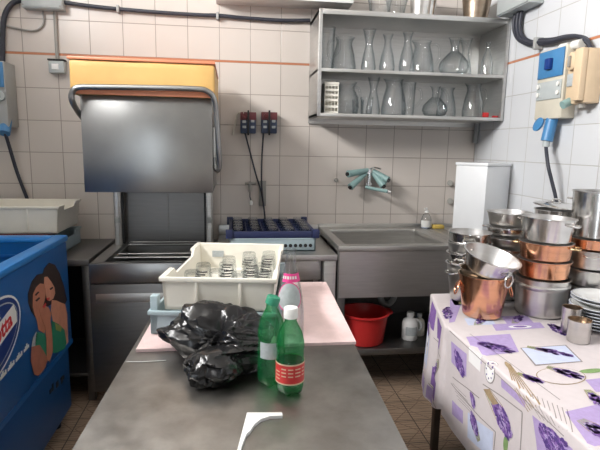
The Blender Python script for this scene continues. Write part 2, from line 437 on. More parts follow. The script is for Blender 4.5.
for x in (x0+.06, x1-.06):
    for y in (y0+.08, y1-.08): MB().cyl((x, y, 0), (x, y, .105), .022).build('foot', 'black_plastic', DW)
# yellow box on the hood
YBX = thing('cardboard_box', 'long yellow box with orange edges lying on top of the dishwasher hood', 'box', (-.455, 2.95, hz1))
b = MB().box(-.806, -.098, 2.63, 3.22, hz1, 1.872, .012)
bmesh.ops.subdivide_edges(b.bm, edges=b.bm.edges[:], cuts=6, use_grid_fill=True)
for v in b.bm.verts:
    v.co += .006*noise.noise_vector(v.co*7); v.co.z = max(v.co.z, hz1+.0005)
b.build('body', 'yellow_card', YBX)
b = MB().box(-.810, -.094, 2.624, 3.226, 1.872, 1.886, .003)
b.build('top_edging', 'orange_film', YBX)
b = MB().box(-.79, -.10, 2.618, 2.624, hz1+.0, hz1+.03, .001)
b.build('bottom_edging', 'orange_film', YBX)

# ------------------------------------------------------------------ steel counter left of the dishwasher
T = thing('steel_counter', 'dark stainless counter against the back wall between freezer and dishwasher', 'counter', (-1.2, 3.05, 0))
MB().box(-1.60, -.785, 2.74, 3.35, .80, .838, .004).build('worktop', 'steel_dark', T)
MB().box(-1.60, -.785, 2.76, 3.34, .15, .17, .003).build('undershelf', 'steel_dark', T)
for x in (-1.57, -.815):
    for y in (2.78, 3.31): MB().box(x-.02, x+.02, y-.02, y+.02, 0, .80, .003).build('leg', 'steel_dark', T)
MB().box(-1.58, -.80, 3.30, 3.32, .17, .80).build('back_panel', 'black_plastic', T)  # added black sheet, stands in for the shade under the counter
def crate(name, label, cat, loc, w, d, h, mat, t=.008, dip=.0, flare=.0, posts=False, group=None, rz=0):
    root = thing(name, label, cat, (0, 0, 0), group)
    b = MB()
    b.box(-w/2, w/2, -d/2, d/2, 0, t)
    def wall(p0, p1, nrm, dp):
        # one side with a dipped grip in the middle of its top edge
        P0, P1 = Vector(p0), Vector(p1); nv = Vector(nrm)
        prof = [(0, h), (.22, h), (.27, h-dp), (.73, h-dp), (.78, h), (1, h)] if dp else [(0, h), (1, h)]
        pts = [P0, P1]; o = []
        for (s_, z) in reversed(prof): o.append(P0.lerp(P1, s_) + Vector((0, 0, z)))
        b.prism([P0, P1] + o, nv*t)
    wall((-w/2, -d/2, 0), (w/2, -d/2, 0), (0, 1, 0), 0); wall((-w/2, d/2-t, 0), (w/2, d/2-t, 0), (0, 1, 0), 0)
    wall((-w/2, -d/2, 0), (-w/2, d/2, 0), (1, 0, 0), dip); wall((w/2-t, -d/2, 0), (w/2-t, d/2, 0), (1, 0, 0), dip)
    if flare:
        for v in b.bm.verts: k = 1+flare*(v.co.z/h); v.co.x *= k; v.co.y *= k
    b.build('shell', mat, root)
    W2, D2 = w/2*(1+flare), d/2*(1+flare)
    rr = .007
    MB().box(-W2-rr, W2+rr, -D2-rr, -D2+.004, h-.012, h+.002, .003).build('rim', mat, root); MB().box(-W2-rr, W2+rr, D2-.004, D2+rr, h-.012, h+.002, .003).build('rim', mat, root)
    for sx in (-1, 1):
        for (ya, yb) in ((-D2, -D2*.56), (D2*.56, D2)): MB().box(min(sx*(W2-.004), sx*(W2+rr)), max(sx*(W2-.004), sx*(W2+rr)), ya, yb, h-.012, h+.002, .003).build('rim', mat, root)
    for k in (-1, 1):
        MB().box(k*w*.2-.004, k*w*.2+.004, -D2-.004, -d/2+.002, .004, h-.01, .001).build('rib', mat, root)
    if posts:
        for sx in (-1, 1):
            for sy in (-1, 1): MB().box(min(sx*w/2, sx*(w/2-.022)), max(sx*w/2, sx*(w/2-.022)), min(sy*d/2, sy*(d/2-.03)), max(sy*d/2, sy*(d/2-.03)), .006, h+.045, .002).build('corner_post', mat, root)
    root.location = loc; root.rotation_euler = (0, 0, rz); WLOC[root] = Vector(loc)
    return root
crate('plastic_crate', 'pale blue plastic crate under the cream crate on the counter behind the freezer', 'crate', (-1.225, 3.04, .838), .50, .40, .10, 'paleblue_plastic', dip=.03)
tr = MB().box(-1.52, -1.02, 2.84, 3.22, .940, .965, .006).build('serving_tray', 'dark_red'); tag(tr, 'dark red tray lying between the two crates behind the freezer', 'tray')
crate('plastic_crate', 'cream plastic crate on the counter behind the blue freezer', 'crate', (-1.225, 3.02, .966), .50, .36, .15, 'cream_plastic', dip=.03, flare=.06)

# ------------------------------------------------------------------ outfeed table
T = thing('steel_table', 'stainless table under the blue glass rack, between dishwasher and sink', 'table', (.2, 3.0, 0))
MB().box(-.105, .585, 2.68, 3.35, .825, .862, .004).build('worktop', 'steel', T)
MB().box(-.105, .585, 3.335, 3.355, .862, .93, .002).build('upstand', 'steel', T)
MB().box(-.05, .50, 3.00, 3.02, .06, .82).build('rear_panel', 'steel_dark', T)
b = MB().box(.20, .50, 2.74, 3.00, .70, .825, .004); b.build('drawer_case', 'steel', T)
MB().box(-.05, .50, 2.74, 3.30, .30, .32).build('undershelf', 'steel_dark', T)
for x in (-.07, .545):
    for y in (2.72, 3.30): MB().box(x-.035, x+.035, y-.03, y+.03, 0, .825, .004).build('leg', 'steel', T)

# ------------------------------------------------------------------ sink
T = thing('sink_unit', 'stainless sink unit with one wide basin under the wall tap', 'sink', (1.1, 3.02, 0))
sx0, sx1, sy0, sy1, st = .588, 1.705, 2.68, 3.35, .912
bx0, bx1, by0, by1, bz = .64, 1.25, 2.74, 3.24, .70
b = MB()
b.box(sx0, sx1, sy0, by0, st-.035, st, .006); b.box(sx0, sx1, by1, sy1, st-.035, st, .004)
b.box(sx0, bx0, by0, by1, st-.035, st, .003); b.box(bx1, sx1, by0, by1, st-.035, st, .003)
b.build('rim', 'steel', T)
b = MB()
def basin(u, v): pass
b.box(bx0-.01, bx1+.01, by0-.01, by0, bz, st-.03); b.box(bx0-.01, bx1+.01, by1, by1+.01, bz, st-.03)
b.box(bx0-.01, bx0, by0, by1, bz, st-.03); b.box(bx1, bx1+.01, by0, by1, bz, st-.03); b.box(bx0, bx1, by0, by1, bz-.01, bz)
b.build('basin', 'steel', T)
MB().cyl((.95, 3.0, bz), (.95, 3.0, bz+.004), .04).build('drain', 'chrome', T)
b = MB()
for k in range(7): b.box(1.30+k*.05, 1.315+k*.05, 2.76, 3.22, st, st+.004, .0015)
b.build('drainboard_ribs', 'steel', T)
MB().box(sx0, sx1, 3.335, 3.355, st, .935, .003).build('upstand', 'steel', T)
MB().box(.60, 1.69, 2.692, 2.70, .60, st-.035).build('front_panel', 'steel', T)
MB().box(.60, 1.69, 2.70, 3.33, .235, .275, .003).build('undershelf', 'steel_dark', T)
MB().box(.60, 1.69, 3.325, 3.34, .275, .85).build('rear_panel', 'steel_dark', T)
for x in (.615, 1.675):
    for y in (2.715, 3.31): MB().box(x-.025, x+.025, y-.02, y+.02, 0, st-.035, .003).build('leg', 'steel_dark', T)
MB().tube([(.95, 3.0, .69), (.95, 3.0, .52), (.97, 3.02, .46), (1.02, 3.04, .44), (1.06, 3.05, .48), (1.07, 3.1, .54), (1.07, 3.3, .54)], .02, smooth=5).build('drain_pipe', 'grey_plastic', T)

# red washing-up basin under the sink
bp_ = Vector((.800, 2.84, .276))
t = thing('plastic_basin', 'red round plastic basin on the shelf under the sink', 'basin', bp_)
b = MB().lathe([(0, 0), (.115, 0), (.122, .006), (.146, .178), (.158, .185), (.158, .193), (.144, .193), (.140, .182), (.118, .012), (0, .009)], 40, Matrix.Translation(bp_))
b.build('bowl', 'red_plastic', t)
for s_ in (-1, 1):
    b = MB().tube([bp_+Vector((s_*.145, -.05, .186)), bp_+Vector((s_*.168, -.03, .186)), bp_+Vector((s_*.168, .03, .186)), bp_+Vector((s_*.145, .05, .186))], .007, 8, smooth=4)
    b.build('handle', 'red_plastic', t)
# detergent bottle + lying bottle
jp = Vector((1.10, 2.84, .276))
t = thing('detergent_jug', 'white detergent jug standing on the shelf under the sink beside the red basin', 'bottle', jp)
MB().lathe([(0, 0), (.046, 0), (.05, .008), (.05, .10), (.042, .125), (.02, .14), (.02, .155)], 24, Matrix.Translation(jp), cap1=True).build('body', 'white_plastic', t)
MB().lathe([(.022, .15), (.024, .152), (.024, .175), (.0, .178)], 20, Matrix.Translation(jp)).build('cap', 'white_plastic', t)
MB().lathe([(.0508, .035), (.0508, .09)], 16, Matrix.Translation(jp), a0=R(220), a1=R(310)).build('paper_label', 'label_grey', t)
MB().tube([jp+Vector((.045, 0, .05)), jp+Vector((.07, 0, .06)), jp+Vector((.07, 0, .1)), jp+Vector((.035, 0, .128))], .008, 8, smooth=4).build('handle', 'white_plastic', t)
jp = Vector((1.185, 2.90, .276))
t = thing('spray_bottle', 'second smaller white bottle behind the detergent jug under the sink', 'bottle', jp)
MB().lathe([(0, 0), (.034, 0), (.037, .006), (.037, .075), (.03, .1), (.013, .115), (.013, .125)], 20, Matrix.Translation(jp), cap1=True).build('body', 'cream_plastic', t)
MB().lathe([(.015, .122), (.015, .142), (0, .144)], 16, Matrix.Translation(jp)).build('cap', 'white_plastic', t)
# soap bottle, sponge on the sink
jp = Vector((1.345, 3.275, st+.0005))
t = thing('soap_dispenser', 'small clear soap bottle with white label on the sink ledge', 'bottle', jp)
MB().lathe([(0, 0), (.036, 0), (.039, .006), (.038, .06), (.024, .098), (.012, .106), (.012, .115)], 24, Matrix.Translation(jp), cap1=True).build('body', 'clear_plastic', t)
MB().lathe([(0, .003), (.032, .003), (.034, .045), (0, .045)], 20, Matrix.Translation(jp)).build('soap', 'cloth_blue', t)
MB().lathe([(.0396, .012), (.0388, .058)], 18, Matrix.Translation(jp), a0=R(190), a1=R(330)).build('paper_label', 'label_white', t)
b = MB().lathe([(.014, .112), (.014, .125), (.005, .127), (.005, .146), (0, .147)], 14, Matrix.Translation(jp)); b.cyl(jp+Vector((0, 0, .143)), jp+Vector((-.024, -.014, .138)), .004)
b.build('pump', 'white_plastic', t)
sp_ = MB().box(1.385, 1.465, 3.23, 3.28, st+.001, st+.027, .006).build('sponge', 'sponge'); tag(sp_, 'yellow sponge on the sink ledge right of the soap bottle', 'sponge')

# wall tap
tp = Vector((.945, 3.36, 1.215))
t = thing('wall_tap', 'wall mixer tap with four teal covered arms above the sink', 'tap', tp)
def W2(u, v, y): return aty(u, v, y)
b = MB().cyl(W2(368.5, 186, 3.30), W2(370, 169, 3.30), .013); b.cyl(W2(369, 172, 3.359), W2(369, 172, 3.29), .016); b.cyl(W2(369, 184, 3.359), W2(369, 184, 3.30), .018)
b.tube([W2(370, 169, 3.30), W2(374, 167.5, 3.26), W2(381, 169, 3.22)], .006, smooth=5)
b.build('mixer_body', 'chrome', t)
for (a, c) in (((368, 170.5), (348, 174)), ((366, 173), (350.5, 187)), ((373, 171), (388, 180)), ((373, 173), (383.5, 186))):
    p0, p1 = W2(*a, 3.31), W2(*c, 3.24)
    arm = MB().tube([p0, p0.lerp(p1, .3), p0.lerp(p1, .8), p1], lambda f_: .017+.008*f_, 10).build('arm', 'teal_plastic', t)
    MB().cyl(p1, p1+(p1-p0).normalized()*.012, .013).build('arm_cap', 'black_plastic', arm)
MB().tube([W2(366, 187, 3.30), W2(372, 188.5, 3.27), W2(388, 191.5, 3.17)], .012).build('spout', 'teal_plastic', t)
p = W2(388, 191.5, 3.17); MB().cyl(p, p+Vector((.018, -.01, -.004)), .014).build('spout_tip', 'chrome', t)
hb = MB().lathe([(0, 0), (.014, 0), (.014, .01), (.009, .016), (0, .017)], 16, Matrix.Translation(aty(336, 180, 3.3605)) @ Matrix.Rotation(R(90), 4, 'X')).build('pipe_plug', 'cable_grey'); tag(hb, 'small round metal plug in the wall tile left of the tap', 'plug')
b = MB()
for v in (183, 201): b.cyl(aty(450, v, 3.359), aty(450, v, 3.32), .02)
vv = b.build('shutoff_valve', 'cable_grey'); tag(vv, 'pair of grey round valves on the wall behind the white box', 'valve')
b = MB().tube([aty(478, 118, 3.33), aty(477, 128, 3.33), aty(475, 143, 3.33)], .018); pp = b.build('waste_pipe', 'grey_plastic'); tag(pp, 'short grey pipe in the corner below the wall shelf', 'pipe')

# white box on the drainboard
a_ = math.atan2(.5, .866)
wb = thing('plastic_box', 'tall white plastic box standing cornerwise on the drainboard behind the pots', 'box', (0, 0, 0))
MB().box(0, .258, 0, .215, 0, .455, .006).build('body', 'white_gloss', wb)
MB().box(-.004, .262, -.004, .219, .455, .474, .004).build('lid', 'white_gloss', wb)
wb.location = (1.475, 2.722, st+.004); wb.rotation_euler = (0, 0, a_)

# ------------------------------------------------------------------ blue dish rack with glasses
RX, RY, RZ = .222, 3.03, .863
rk = thing('glass_rack', 'dark blue and pale grey dishwasher rack full of glasses on the steel table', 'rack', (RX, RY, RZ))
b = MB(); hw = .25
b.box(RX-hw, RX+hw, RY-hw, RY+hw, RZ, RZ+.008)
for (ax, s_) in (('x', -1), ('x', 1), ('y', -1), ('y', 1)):
    if ax == 'y':
        ya, yb = sorted((RY+s_*hw, RY+s_*(hw-.008))); b.box(RX-hw, RX+hw, ya, yb, RZ, RZ+.075, .001)
        b.box(RX-hw-.004, RX+hw+.004, ya-.003, yb+.003, RZ+.068, RZ+.078, .002)
    else:
        xa, xb = sorted((RX+s_*hw, RX+s_*(hw-.008))); b.box(xa, xb, RY-hw, RY+hw, RZ, RZ+.075, .001)
base = b.build('base', 'paleblue_plastic', rk)
b = MB()
for k in range(16):
    x = RX-hw+.03+k*(2*hw-.06)/15
    b.lathe([(0, 0), (.0105, 0), (.0105, .003), (0, .003)], 14, Matrix.Translation((x, RY-hw-.0005, RZ+.034)) @ Matrix.Rotation(R(90), 4, 'X'))
hol = b.build('holes', 'black_plastic', rk)
b = MB(); z0_, z1_ = RZ+.079, RZ+.118
for s_ in (-1, 1):
    ya, yb = sorted((RY+s_*hw, RY+s_*(hw-.01))); b.box(RX-hw-.006, RX+hw+.006, ya-.003, yb+.003, z0_, z1_, .003)
    xa, xb = sorted((RX+s_*hw, RX+s_*(hw-.01))); b.box(xa-.003, xb+.003, RY-hw, RY+hw, z0_, z1_, .003)
    for q_ in (-1, 1): b.box(RX+s_*hw-.02, RX+s_*hw+.02, RY+q_*hw-.015, RY+q_*hw+.015, z0_, z1_+.012, .003)
b.build('extender', 'darkblue_plastic', rk)
b = MB()
for k in range(1, 5):
    p_ = -hw+k*2*hw/5
    b.box(RX+p_-.003, RX+p_+.003, RY-hw+.01, RY+hw-.01, RZ+.07, RZ+.1); b.box(RX-hw+.01, RX+hw-.01, RY+p_-.003, RY+p_+.003, RZ+.07, RZ+.1)
b.build('dividers', 'darkblue_plastic', rk)
def tumbler(name, label, cat, loc, r=.034, h=.10, group=None):
    # upside down: the foot is on top
    L = Vector(loc)
    t_ = .003
    b = MB().lathe([(r, 0), (r*.82, h*.92), (r*.74, h), (0, h), (0, h-.008), (r*.80-t_, h-.010), (r-t_, 0), (r, 0)], 20, Matrix.Translation(L))
    return tag(b.build(name, 'glass', origin=L), label, cat, group)
tb = None
for i in range(5):
    for j in range(5):
        loc = (RX-hw+(i+.5)*.1, RY-hw+(j+.5)*.1, RZ+.009)
        if tb is None: tb = tumbler('drinking_glass', 'clear drinking glass upside down in the blue dishwasher rack', 'glass', loc, .038, .125, 'glasses in the blue rack')
        else: dup(tb, loc)

# ------------------------------------------------------------------ wall shelf
SH = thing('wall_shelf', 'open stainless wall shelf with two decks of glass jugs above the sink', 'shelf', (1.1, 3.18, 1.655))
hx0, hx1, hy0, hy1 = .50, 1.708, 3.005, 3.355
for n_, z in (('top_board', 2.243), ('middle_board', 1.915), ('bottom_board', 1.652)):
    b = MB().box(hx0, hx1, hy0, hy1, z, z+(.03 if n_ == 'top_board' else .02), .003); b.box(hx0, hx1, hy1-.015, hy1, z-.03, z+.05)
    b.build(n_, 'steel_shelf', SH)
for x in (hx0, hx1-.022): MB().box(x, x+.022, hy0-.002, hy1, 1.652, 2.273, .003).build('side_panel', 'steel_shelf', SH)
for z0, z1 in ((1.702, 1.914), (1.966, 2.242)): MB().box(hx0+.022, hx1-.022, hy1-.004, hy1, z0, z1).build('back_panel', 'steel_shelf', SH)
Zt, Zm, Zb = 2.274, 1.936, 1.673
def lathe_glass(prof, t_=.0035, seg=28):
    # profile from the outside bottom up; adds the inner wall
    inner = [(max(r-t_, .0), z) for (r, z) in prof]
    inner[0] = (inner[0][0], prof[0][1]+.008)
    p = [(0, prof[0][1])] + prof + list(reversed(inner)) + [(0, prof[0][1]+.008)]
    return p
def glassware(name, label, cat, x, y, z, prof, handle=None, spout=0., rz=0., group=None, t_=.0035):
    L = Vector((x, y, z))
    prof = [(r_*1.13, z_*1.07) for r_, z_ in prof]
    if handle: handle = [(r_*1.13, z_*1.07) for r_, z_ in handle]
    g = thing(name, label, cat, L, group)
    b = MB().lathe(lathe_glass(prof, t_), 28)
    if spout:
        zt = prof[-1][1]; z0 = zt*.8
        for v in b.bm.verts:
            if v.co.z > z0:
                a = math.atan2(v.co.y, v.co.x); f_ = max(0, math.cos(a))**6*(v.co.z-z0)/(zt-z0)
                v.co.x += spout*f_; v.co.z += spout*.3*f_
    M = Matrix.Translation(L) @ Matrix.Rotation(rz, 4, 'Z')
    b.xf(M); b.build('body', 'glass', g)
    if handle:
        pts = [M @ Vector((-r, 0, zz)) for (r, zz) in handle]
        MB().tube(pts, .008, 10, smooth=6).build('handle', 'glass', g)
    return g
JUG = [(.060, 0), (.070, .006), (.072, .04), (.062, .11), (.046, .17), (.043, .19), (.050, .212)]
JUGH = [(.047, .19), (.078, .192), (.096, .16), (.092, .10), (.068, .06)]
FLARE = [(.034, 0), (.04, .005), (.042, .03), (.034, .09), (.021, .15), (.02, .17), (.028, .21), (.037, .245)]
CARAFE = [(.038, 0), (.043, .006), (.045, .05), (.036, .11), (.022, .165), (.019, .19), (.022, .21), (.031, .235)]
BULB = [(.05, 0), (.07, .012), (.085, .045), (.078, .08), (.045, .12), (.024, .14), (.022, .17), (.026, .2), (.034, .215)]
TALL = [(.032, 0), (.036, .006), (.038, .1), (.04, .2), (.043, .235)]
SMALL = [(.03, 0), (.034, .005), (.034, .08), (.026, .115), (.013, .15), (.0125, .185), (.017, .2)]
WIDE = [(.055, 0), (.065, .008), (.072, .05), (.066, .11), (.046, .15), (.044, .165), (.055, .185), (.058, .195)]
CUP = [(.026, 0), (.03, .005), (.033, .06), (.036, .1)]
GY = 3.17
gw = 'glassware on the wall shelf'
glassware('glass_mug', 'tall clear glass with handle at the left end of the upper shelf deck', 'jug', 0.572, GY-0.070, Zm, TALL, [(.04, .2), (.07, .18), (.075, .12), (.04, .08)], rz=R(200), group=gw)
glassware('glass_jug', 'wide clear glass jug second from the left on the upper shelf deck', 'jug', 0.705, GY+0.065, Zm, JUG, JUGH, .02, R(10), gw)
glassware('glass_vase', 'slim glass with flared mouth right of the first upper jug', 'vase', 0.845, GY-0.030, Zm, FLARE, group=gw)
glassware('glass_carafe', 'clear carafe fourth from the left on the upper shelf deck', 'carafe', 0.985, GY+0.030, Zm, CARAFE, group=gw)
glassware('glass_carafe', 'clear carafe just left of the middle upper jug', 'carafe', 1.090, GY-0.050, Zm, CARAFE, group=gw)
glassware('glass_jug', 'clear glass jug with lip in the middle of the upper shelf deck', 'jug', 1.232, GY+0.060, Zm, JUG, JUGH, .02, R(160), gw)
glassware('glass_decanter', 'round bellied glass decanter with handle on the upper shelf deck', 'decanter', 1.405, GY-0.050, Zm, BULB, [(.03, .2), (.07, .19), (.10, .14), (.085, .06)], .01, R(185), gw)
glassware('glass_vase', 'slim flared glass right of the round decanter, upper deck', 'vase', 1.545, GY+0.090, Zm, FLARE, group=gw)
glassware('glass_bottle', 'small narrow necked glass bottle at the right end of the upper deck', 'bottle', 1.625, GY-0.060, Zm, SMALL, group=gw)
glassware('glass_jug', 'wide glass jug with ribbed neck beside the cream basket', 'jug', 0.725, GY+0.030, Zb, WIDE, [(.046, .17), (.08, .165), (.092, .12), (.07, .06)], .012, R(200), gw)
glassware('glass_cup', 'small glass between the wide jug and the flared glass, lower deck', 'glass', 0.828, GY-0.090, Zb, CUP, group=gw)
glassware('glass_cup', 'small glass behind the flared glass on the lower deck', 'glass', 0.820, GY+0.100, Zb, CUP, group=gw)
glassware('glass_vase', 'slim flared glass in the lower deck left of the tapered jug', 'vase', .895, GY, Zb, [(r, z*.93) for r, z in FLARE], group=gw)
glassware('glass_jug', 'tapered clear jug in the middle of the lower deck', 'jug', 1.020, GY-0.040, Zb, JUG, JUGH, .018, R(165), gw)
glassware('glass_pitcher', 'tall straight glass pitcher right of the tapered jug, lower deck', 'pitcher', 1.155, GY+0.070, Zb, [(r, z*.9) for r, z in TALL], [(.04, .18), (.07, .165), (.075, .11), (.038, .06)], .012, R(170), gw)
glassware('glass_decanter', 'squat round decanter on the lower shelf deck', 'decanter', 1.285, GY-0.070, Zb, [(r*.85, z*.82) for r, z in BULB], [(.027, .165), (.055, .16), (.085, .11), (.068, .04)], .008, R(190), gw)
glassware('glass_jug', 'faceted clear jug right of the squat decanter, lower deck', 'jug', 1.420, GY+0.060, Zb, [(r*.8, z*.88) for r, z in JUG], [(.04, .16), (.06, .155), (.07, .12), (.05, .05)], .015, R(10), gw)
glassware('glass_jug', 'last clear jug at the right of the lower shelf deck', 'jug', 1.555, GY-0.050, Zb, [(r*.85, z*.95) for r, z in JUG], [(.04, .17), (.065, .165), (.075, .12), (.05, .05)], .015, R(175), gw)
# cream plastic basket
L = Vector((.598, 3.12, Zb)); t = thing('plastic_basket', 'cream slotted plastic basket at the left end of the lower deck', 'basket', L)
b = MB()
w_, d_, h_ = .043, .06, .185
for (xa, xb, ya, yb) in ((-w_, -w_+.004, -d_, d_), (w_-.004, w_, -d_, d_)): b.box(L.x+xa, L.x+xb, L.y+ya, L.y+yb, L.z, L.z+h_)
b.box(L.x-w_, L.x+w_, L.y+d_-.004, L.y+d_, L.z, L.z+h_); b.box(L.x-w_, L.x+w_, L.y-d_, L.y+d_, L.z, L.z+.005)
for k in range(5): b.box(L.x-w_+k*.0205, L.x-w_+k*.0205+.005, L.y-d_, L.y-d_+.004, L.z, L.z+h_)
for z in (0, .035, .075, .105, .135, .165): b.box(L.x-w_, L.x+w_, L.y-d_-.001, L.y-d_+.003, L.z+z, L.z+z+.014)
b.build('body', 'cream_plastic', t)
MB().box(L.x-w_-.003, L.x+w_+.003, L.y-d_-.003, L.y-d_+.003, L.z+h_-.012, L.z+h_+.004, .002).build('rim', 'cream_plastic', t)
# red clips on the shelf lip
for (u, lab) in ((484, 'red plastic clip inside the lower shelf deck near its right end'), (505, 'red plastic clip at the right end of the bottom shelf lip')):
    p = Vector((1.60 if u < 500 else 1.665, 3.03, Zb))
    c = MB().box(p.x-.018, p.x+.018, p.y-.01, p.y+.01, p.z, p.z+(.03 if u < 500 else .012), .003).build('plastic_clip', 'red_plastic'); tag(c, lab, 'clip')
# on top of the shelf
def stand(prof, name, label, cat, loc, mat, handle=None, seg=32):
    L = Vector(loc); g = thing(name, label, cat, L); t_ = .002
    MB().lathe(lathe_glass(prof, t_), seg, Matrix.Translation(L)).build('body', mat, g)
    return g
g = glassware('glass_vase', 'clear cut glass bowl vase on top of the wall shelf, left of the steel pot', 'vase', .895, 3.11, Zt, [(.05, 0), (.055, .006), (.06, .06), (.075, .12), (.085, .16)])
g = glassware('glass_vase', 'second clear glass vase on top of the wall shelf next to the steel pot', 'vase', 1.05, 3.26, Zt, [(.045, 0), (.05, .006), (.05, .07), (.06, .12), (.075, .16)])
stand([(.05, 0), (.056, .004), (.064, .10), (.07, .17), (.074, .175)], 'metal_pot', 'dented steel ice bucket on top of the wall shelf', 'pot', (1.16, 3.12, Zt), 'steel_worn')
stand([(.045, 0), (.05, .004), (.06, .10), (.066, .16), (.07, .165)], 'metal_pot', 'narrow steel ice bucket right behind the dented one on the shelf top', 'pot', (1.25, 3.25, Zt), 'steel_polished')
stand([(.062, 0), (.07, .004), (.085, .10), (.092, .16), (.096, .165)], 'copper_pot', 'dull copper pot on top of the wall shelf near its right end', 'pot', (1.545, 3.15, Zt), 'copper_dull')

# ------------------------------------------------------------------ things on the back wall
def boxthing(name, label, cat, c, sx, sy, sz, mat, bevel=.004):
    pass
def cable(name, label, cat, pts, r, mat, smooth=6):
    o = MB().tube(pts, r, 10, smooth=smooth).build(name, mat); return tag(o, label, cat)
# grey junction box, top left
a, c = aty(20, -4, 3.28), aty(62, 9, 3.28)
t = thing('junction_box', 'pale grey junction box high on the back wall at top left', 'junction box', ((a.x+c.x)/2, 3.32, c.z))
MB().box(a.x, c.x, 3.29, 3.359, c.z, c.z+.13, .004).build('body', 'grey_box', t)
MB().box(a.x+.004, c.x-.004, 3.283, 3.29, c.z+.006, c.z+.126, .003).build('cover', 'grey_box', t)
for x in (a.x+.012, c.x-.012): MB().cyl((x, 3.284, c.z+.016), (x, 3.28, c.z+.016), .004).build('screw', 'cable_grey', t)
YW = 3.335
cable('cable_conduit', 'black conduit bending down from the grey junction box at top left', 'conduit', [aty(21, 0, YW), aty(13, 3, YW), aty(6, 12, YW), aty(3, 25, YW), aty(2.5, 45, YW), aty(2.5, 66, YW)], .0155, 'cable_black')
pts = [aty(60, 2, YW), aty(90, 6, YW), aty(118, 9, YW), aty(160, 12.5, YW), aty(200, 15, YW), aty(218, 15.5, YW), aty(245, 18, YW), aty(280, 20.3, YW), aty(310, 20.3, YW)]
cable('cable_conduit', 'black conduit running along the back wall from the junction box to the shelf', 'conduit', pts, .012, 'cable_black')
for (u, v, nm) in ((118, 9, 'left'), (217.5, 16, 'right')):
    p = aty(u, v, 3.33); c = MB().box(p.x-.008, p.x+.008, 3.314, 3.3605, p.z-.022, p.z+.022, .004).build('pipe_clip', 'grey_plastic')
    tag(c, f'grey clip holding the black wall conduit, the {nm} one of two', 'clip')
cable('thin_conduit', 'thin grey pipe curving across the tiles under the grey junction box', 'conduit', [aty(4, 25.5, 3.35), aty(20, 29, 3.35), aty(32, 31, 3.35), aty(40, 28.5, 3.35), aty(44, 22, 3.35), aty(43, 10, 3.35)], .006, 'cable_grey')
cable('thin_conduit', 'straight grey pipe dropping from the junction box to the small switch box', 'conduit', [aty(55, 10, 3.35), aty(56, 35, 3.35), aty(57.5, 60, 3.35)], .011, 'cable_grey', 2)
a, c = aty(47.5, 60, 3.30), aty(64, 73, 3.30)
t = thing('light_switch', 'small pale grey switch box on the back wall left of the yellow box', 'switch', ((a.x+c.x)/2, 3.33, c.z))
MB().box(a.x, c.x, 3.305, 3.359, c.z, a.z, .006).build('body', 'grey_box', t)
MB().box(a.x+.02, c.x-.03, 3.30, 3.306, c.z+.02, a.z-.02, .002).build('rocker', 'white_plastic', t)
MB().box(a.x-.003, c.x+.003, 3.30, 3.359, a.z, a.z+.01, .003).build('lid_edge', 'black_plastic', t)
# left socket box
a, c = aty(-16, 60, 3.20), aty(8, 127, 3.20)
t = thing('wall_socket', 'grey industrial wall socket with blue front at the left edge of the photo', 'socket', ((a.x+c.x)/2, 3.33, c.z))
MB().box(a.x, c.x, 3.21, 3.359, c.z, a.z, .006).build('body', 'grey_plastic', t)
MB().box(a.x+.006, c.x-.006, 3.20, 3.21, a.z-.15, a.z-.006, .003).build('interlock_switch', 'socket_blue', t)
p = Vector(((a.x+c.x)/2+.02, 3.25, a.z-.2)); MB().lathe([(0, 0), (.03, 0), (.03, .02), (0, .022)], 20, Matrix.Translation((p.x, 3.21, p.z)) @ Matrix.Rotation(R(90), 4, 'X')).build('round_cap', 'grey_box', t)
pl = aty(5, 126, 3.24)
t = thing('power_plug', 'blue plug and black lead hanging below the left wall socket', 'plug', (pl.x, 3.25, pl.z-.3))
MB().cyl(pl+Vector((0, .03, .05)), pl+Vector((.005, -.03, -.045)), .033).build('plug_body', 'socket_blue', t)
MB().tube([pl+Vector((.005, -.02, -.04)), aty(8, 142, 3.26), aty(17, 172, 3.3), aty(28, 201, 3.32), aty(29, 205, 3.32)], .0105, smooth=5).build('lead', 'cable_black', t)
# dosing pumps
def pump(u0, v0, u1, v1, label):
    a, c = aty(u0, v0, 3.28), aty(u1, v1, 3.28)
    t = thing('dosing_pump', label, 'dosing pump', ((a.x+c.x)/2, 3.32, c.z))
    h = a.z-c.z; w = c.x-a.x
    MB().box(a.x, c.x, 3.285, 3.358, c.z, a.z, .005).build('body', 'pump_blue', t)
    MB().box(a.x-.001, c.x+.001, 3.279, 3.286, a.z-h*.36, a.z+.001, .002).build('top_panel', 'pump_red', t)
    b = MB().box((a.x+c.x)/2-.006, (a.x+c.x)/2+.006, 3.265, 3.285, c.z-.012, a.z+.012, .003)
    b.build('clamp_bar', 'black_plastic', t)
    for (fx, fz) in ((.24, .3), (.24, .55), (.78, .3), (.78, .58)):
        px, pz = a.x+w*fx, c.z+h*fz
        MB().box(px-.012, px+.012, 3.278, 3.285, pz-.008, pz+.008, .002).build('button', 'label_grey', t)
    k = MB().lathe([(0, 0), (.017, 0), (.015, .016), (0, .017)], 18, Matrix.Translation((a.x+w*.28, 3.28, c.z+h*.8)) @ Matrix.Rotation(R(90), 4, 'X')); k.build('dial', 'dark_red', t)
    return t
pump(240.5, 112, 256, 133.5, 'left of the two blue and red dosing pumps on the back wall')
pump(261.5, 112, 277, 133.5, 'right of the two blue and red dosing pumps on the back wall')
cable('pump_hose', 'thin black hose hanging from the left dosing pump', 'hose', [aty(245, 133, 3.30), aty(250, 152, 3.33), aty(256, 175, 3.33), aty(262, 195, 3.33), aty(265, 219, 3.33)], .0055, 'cable_black')
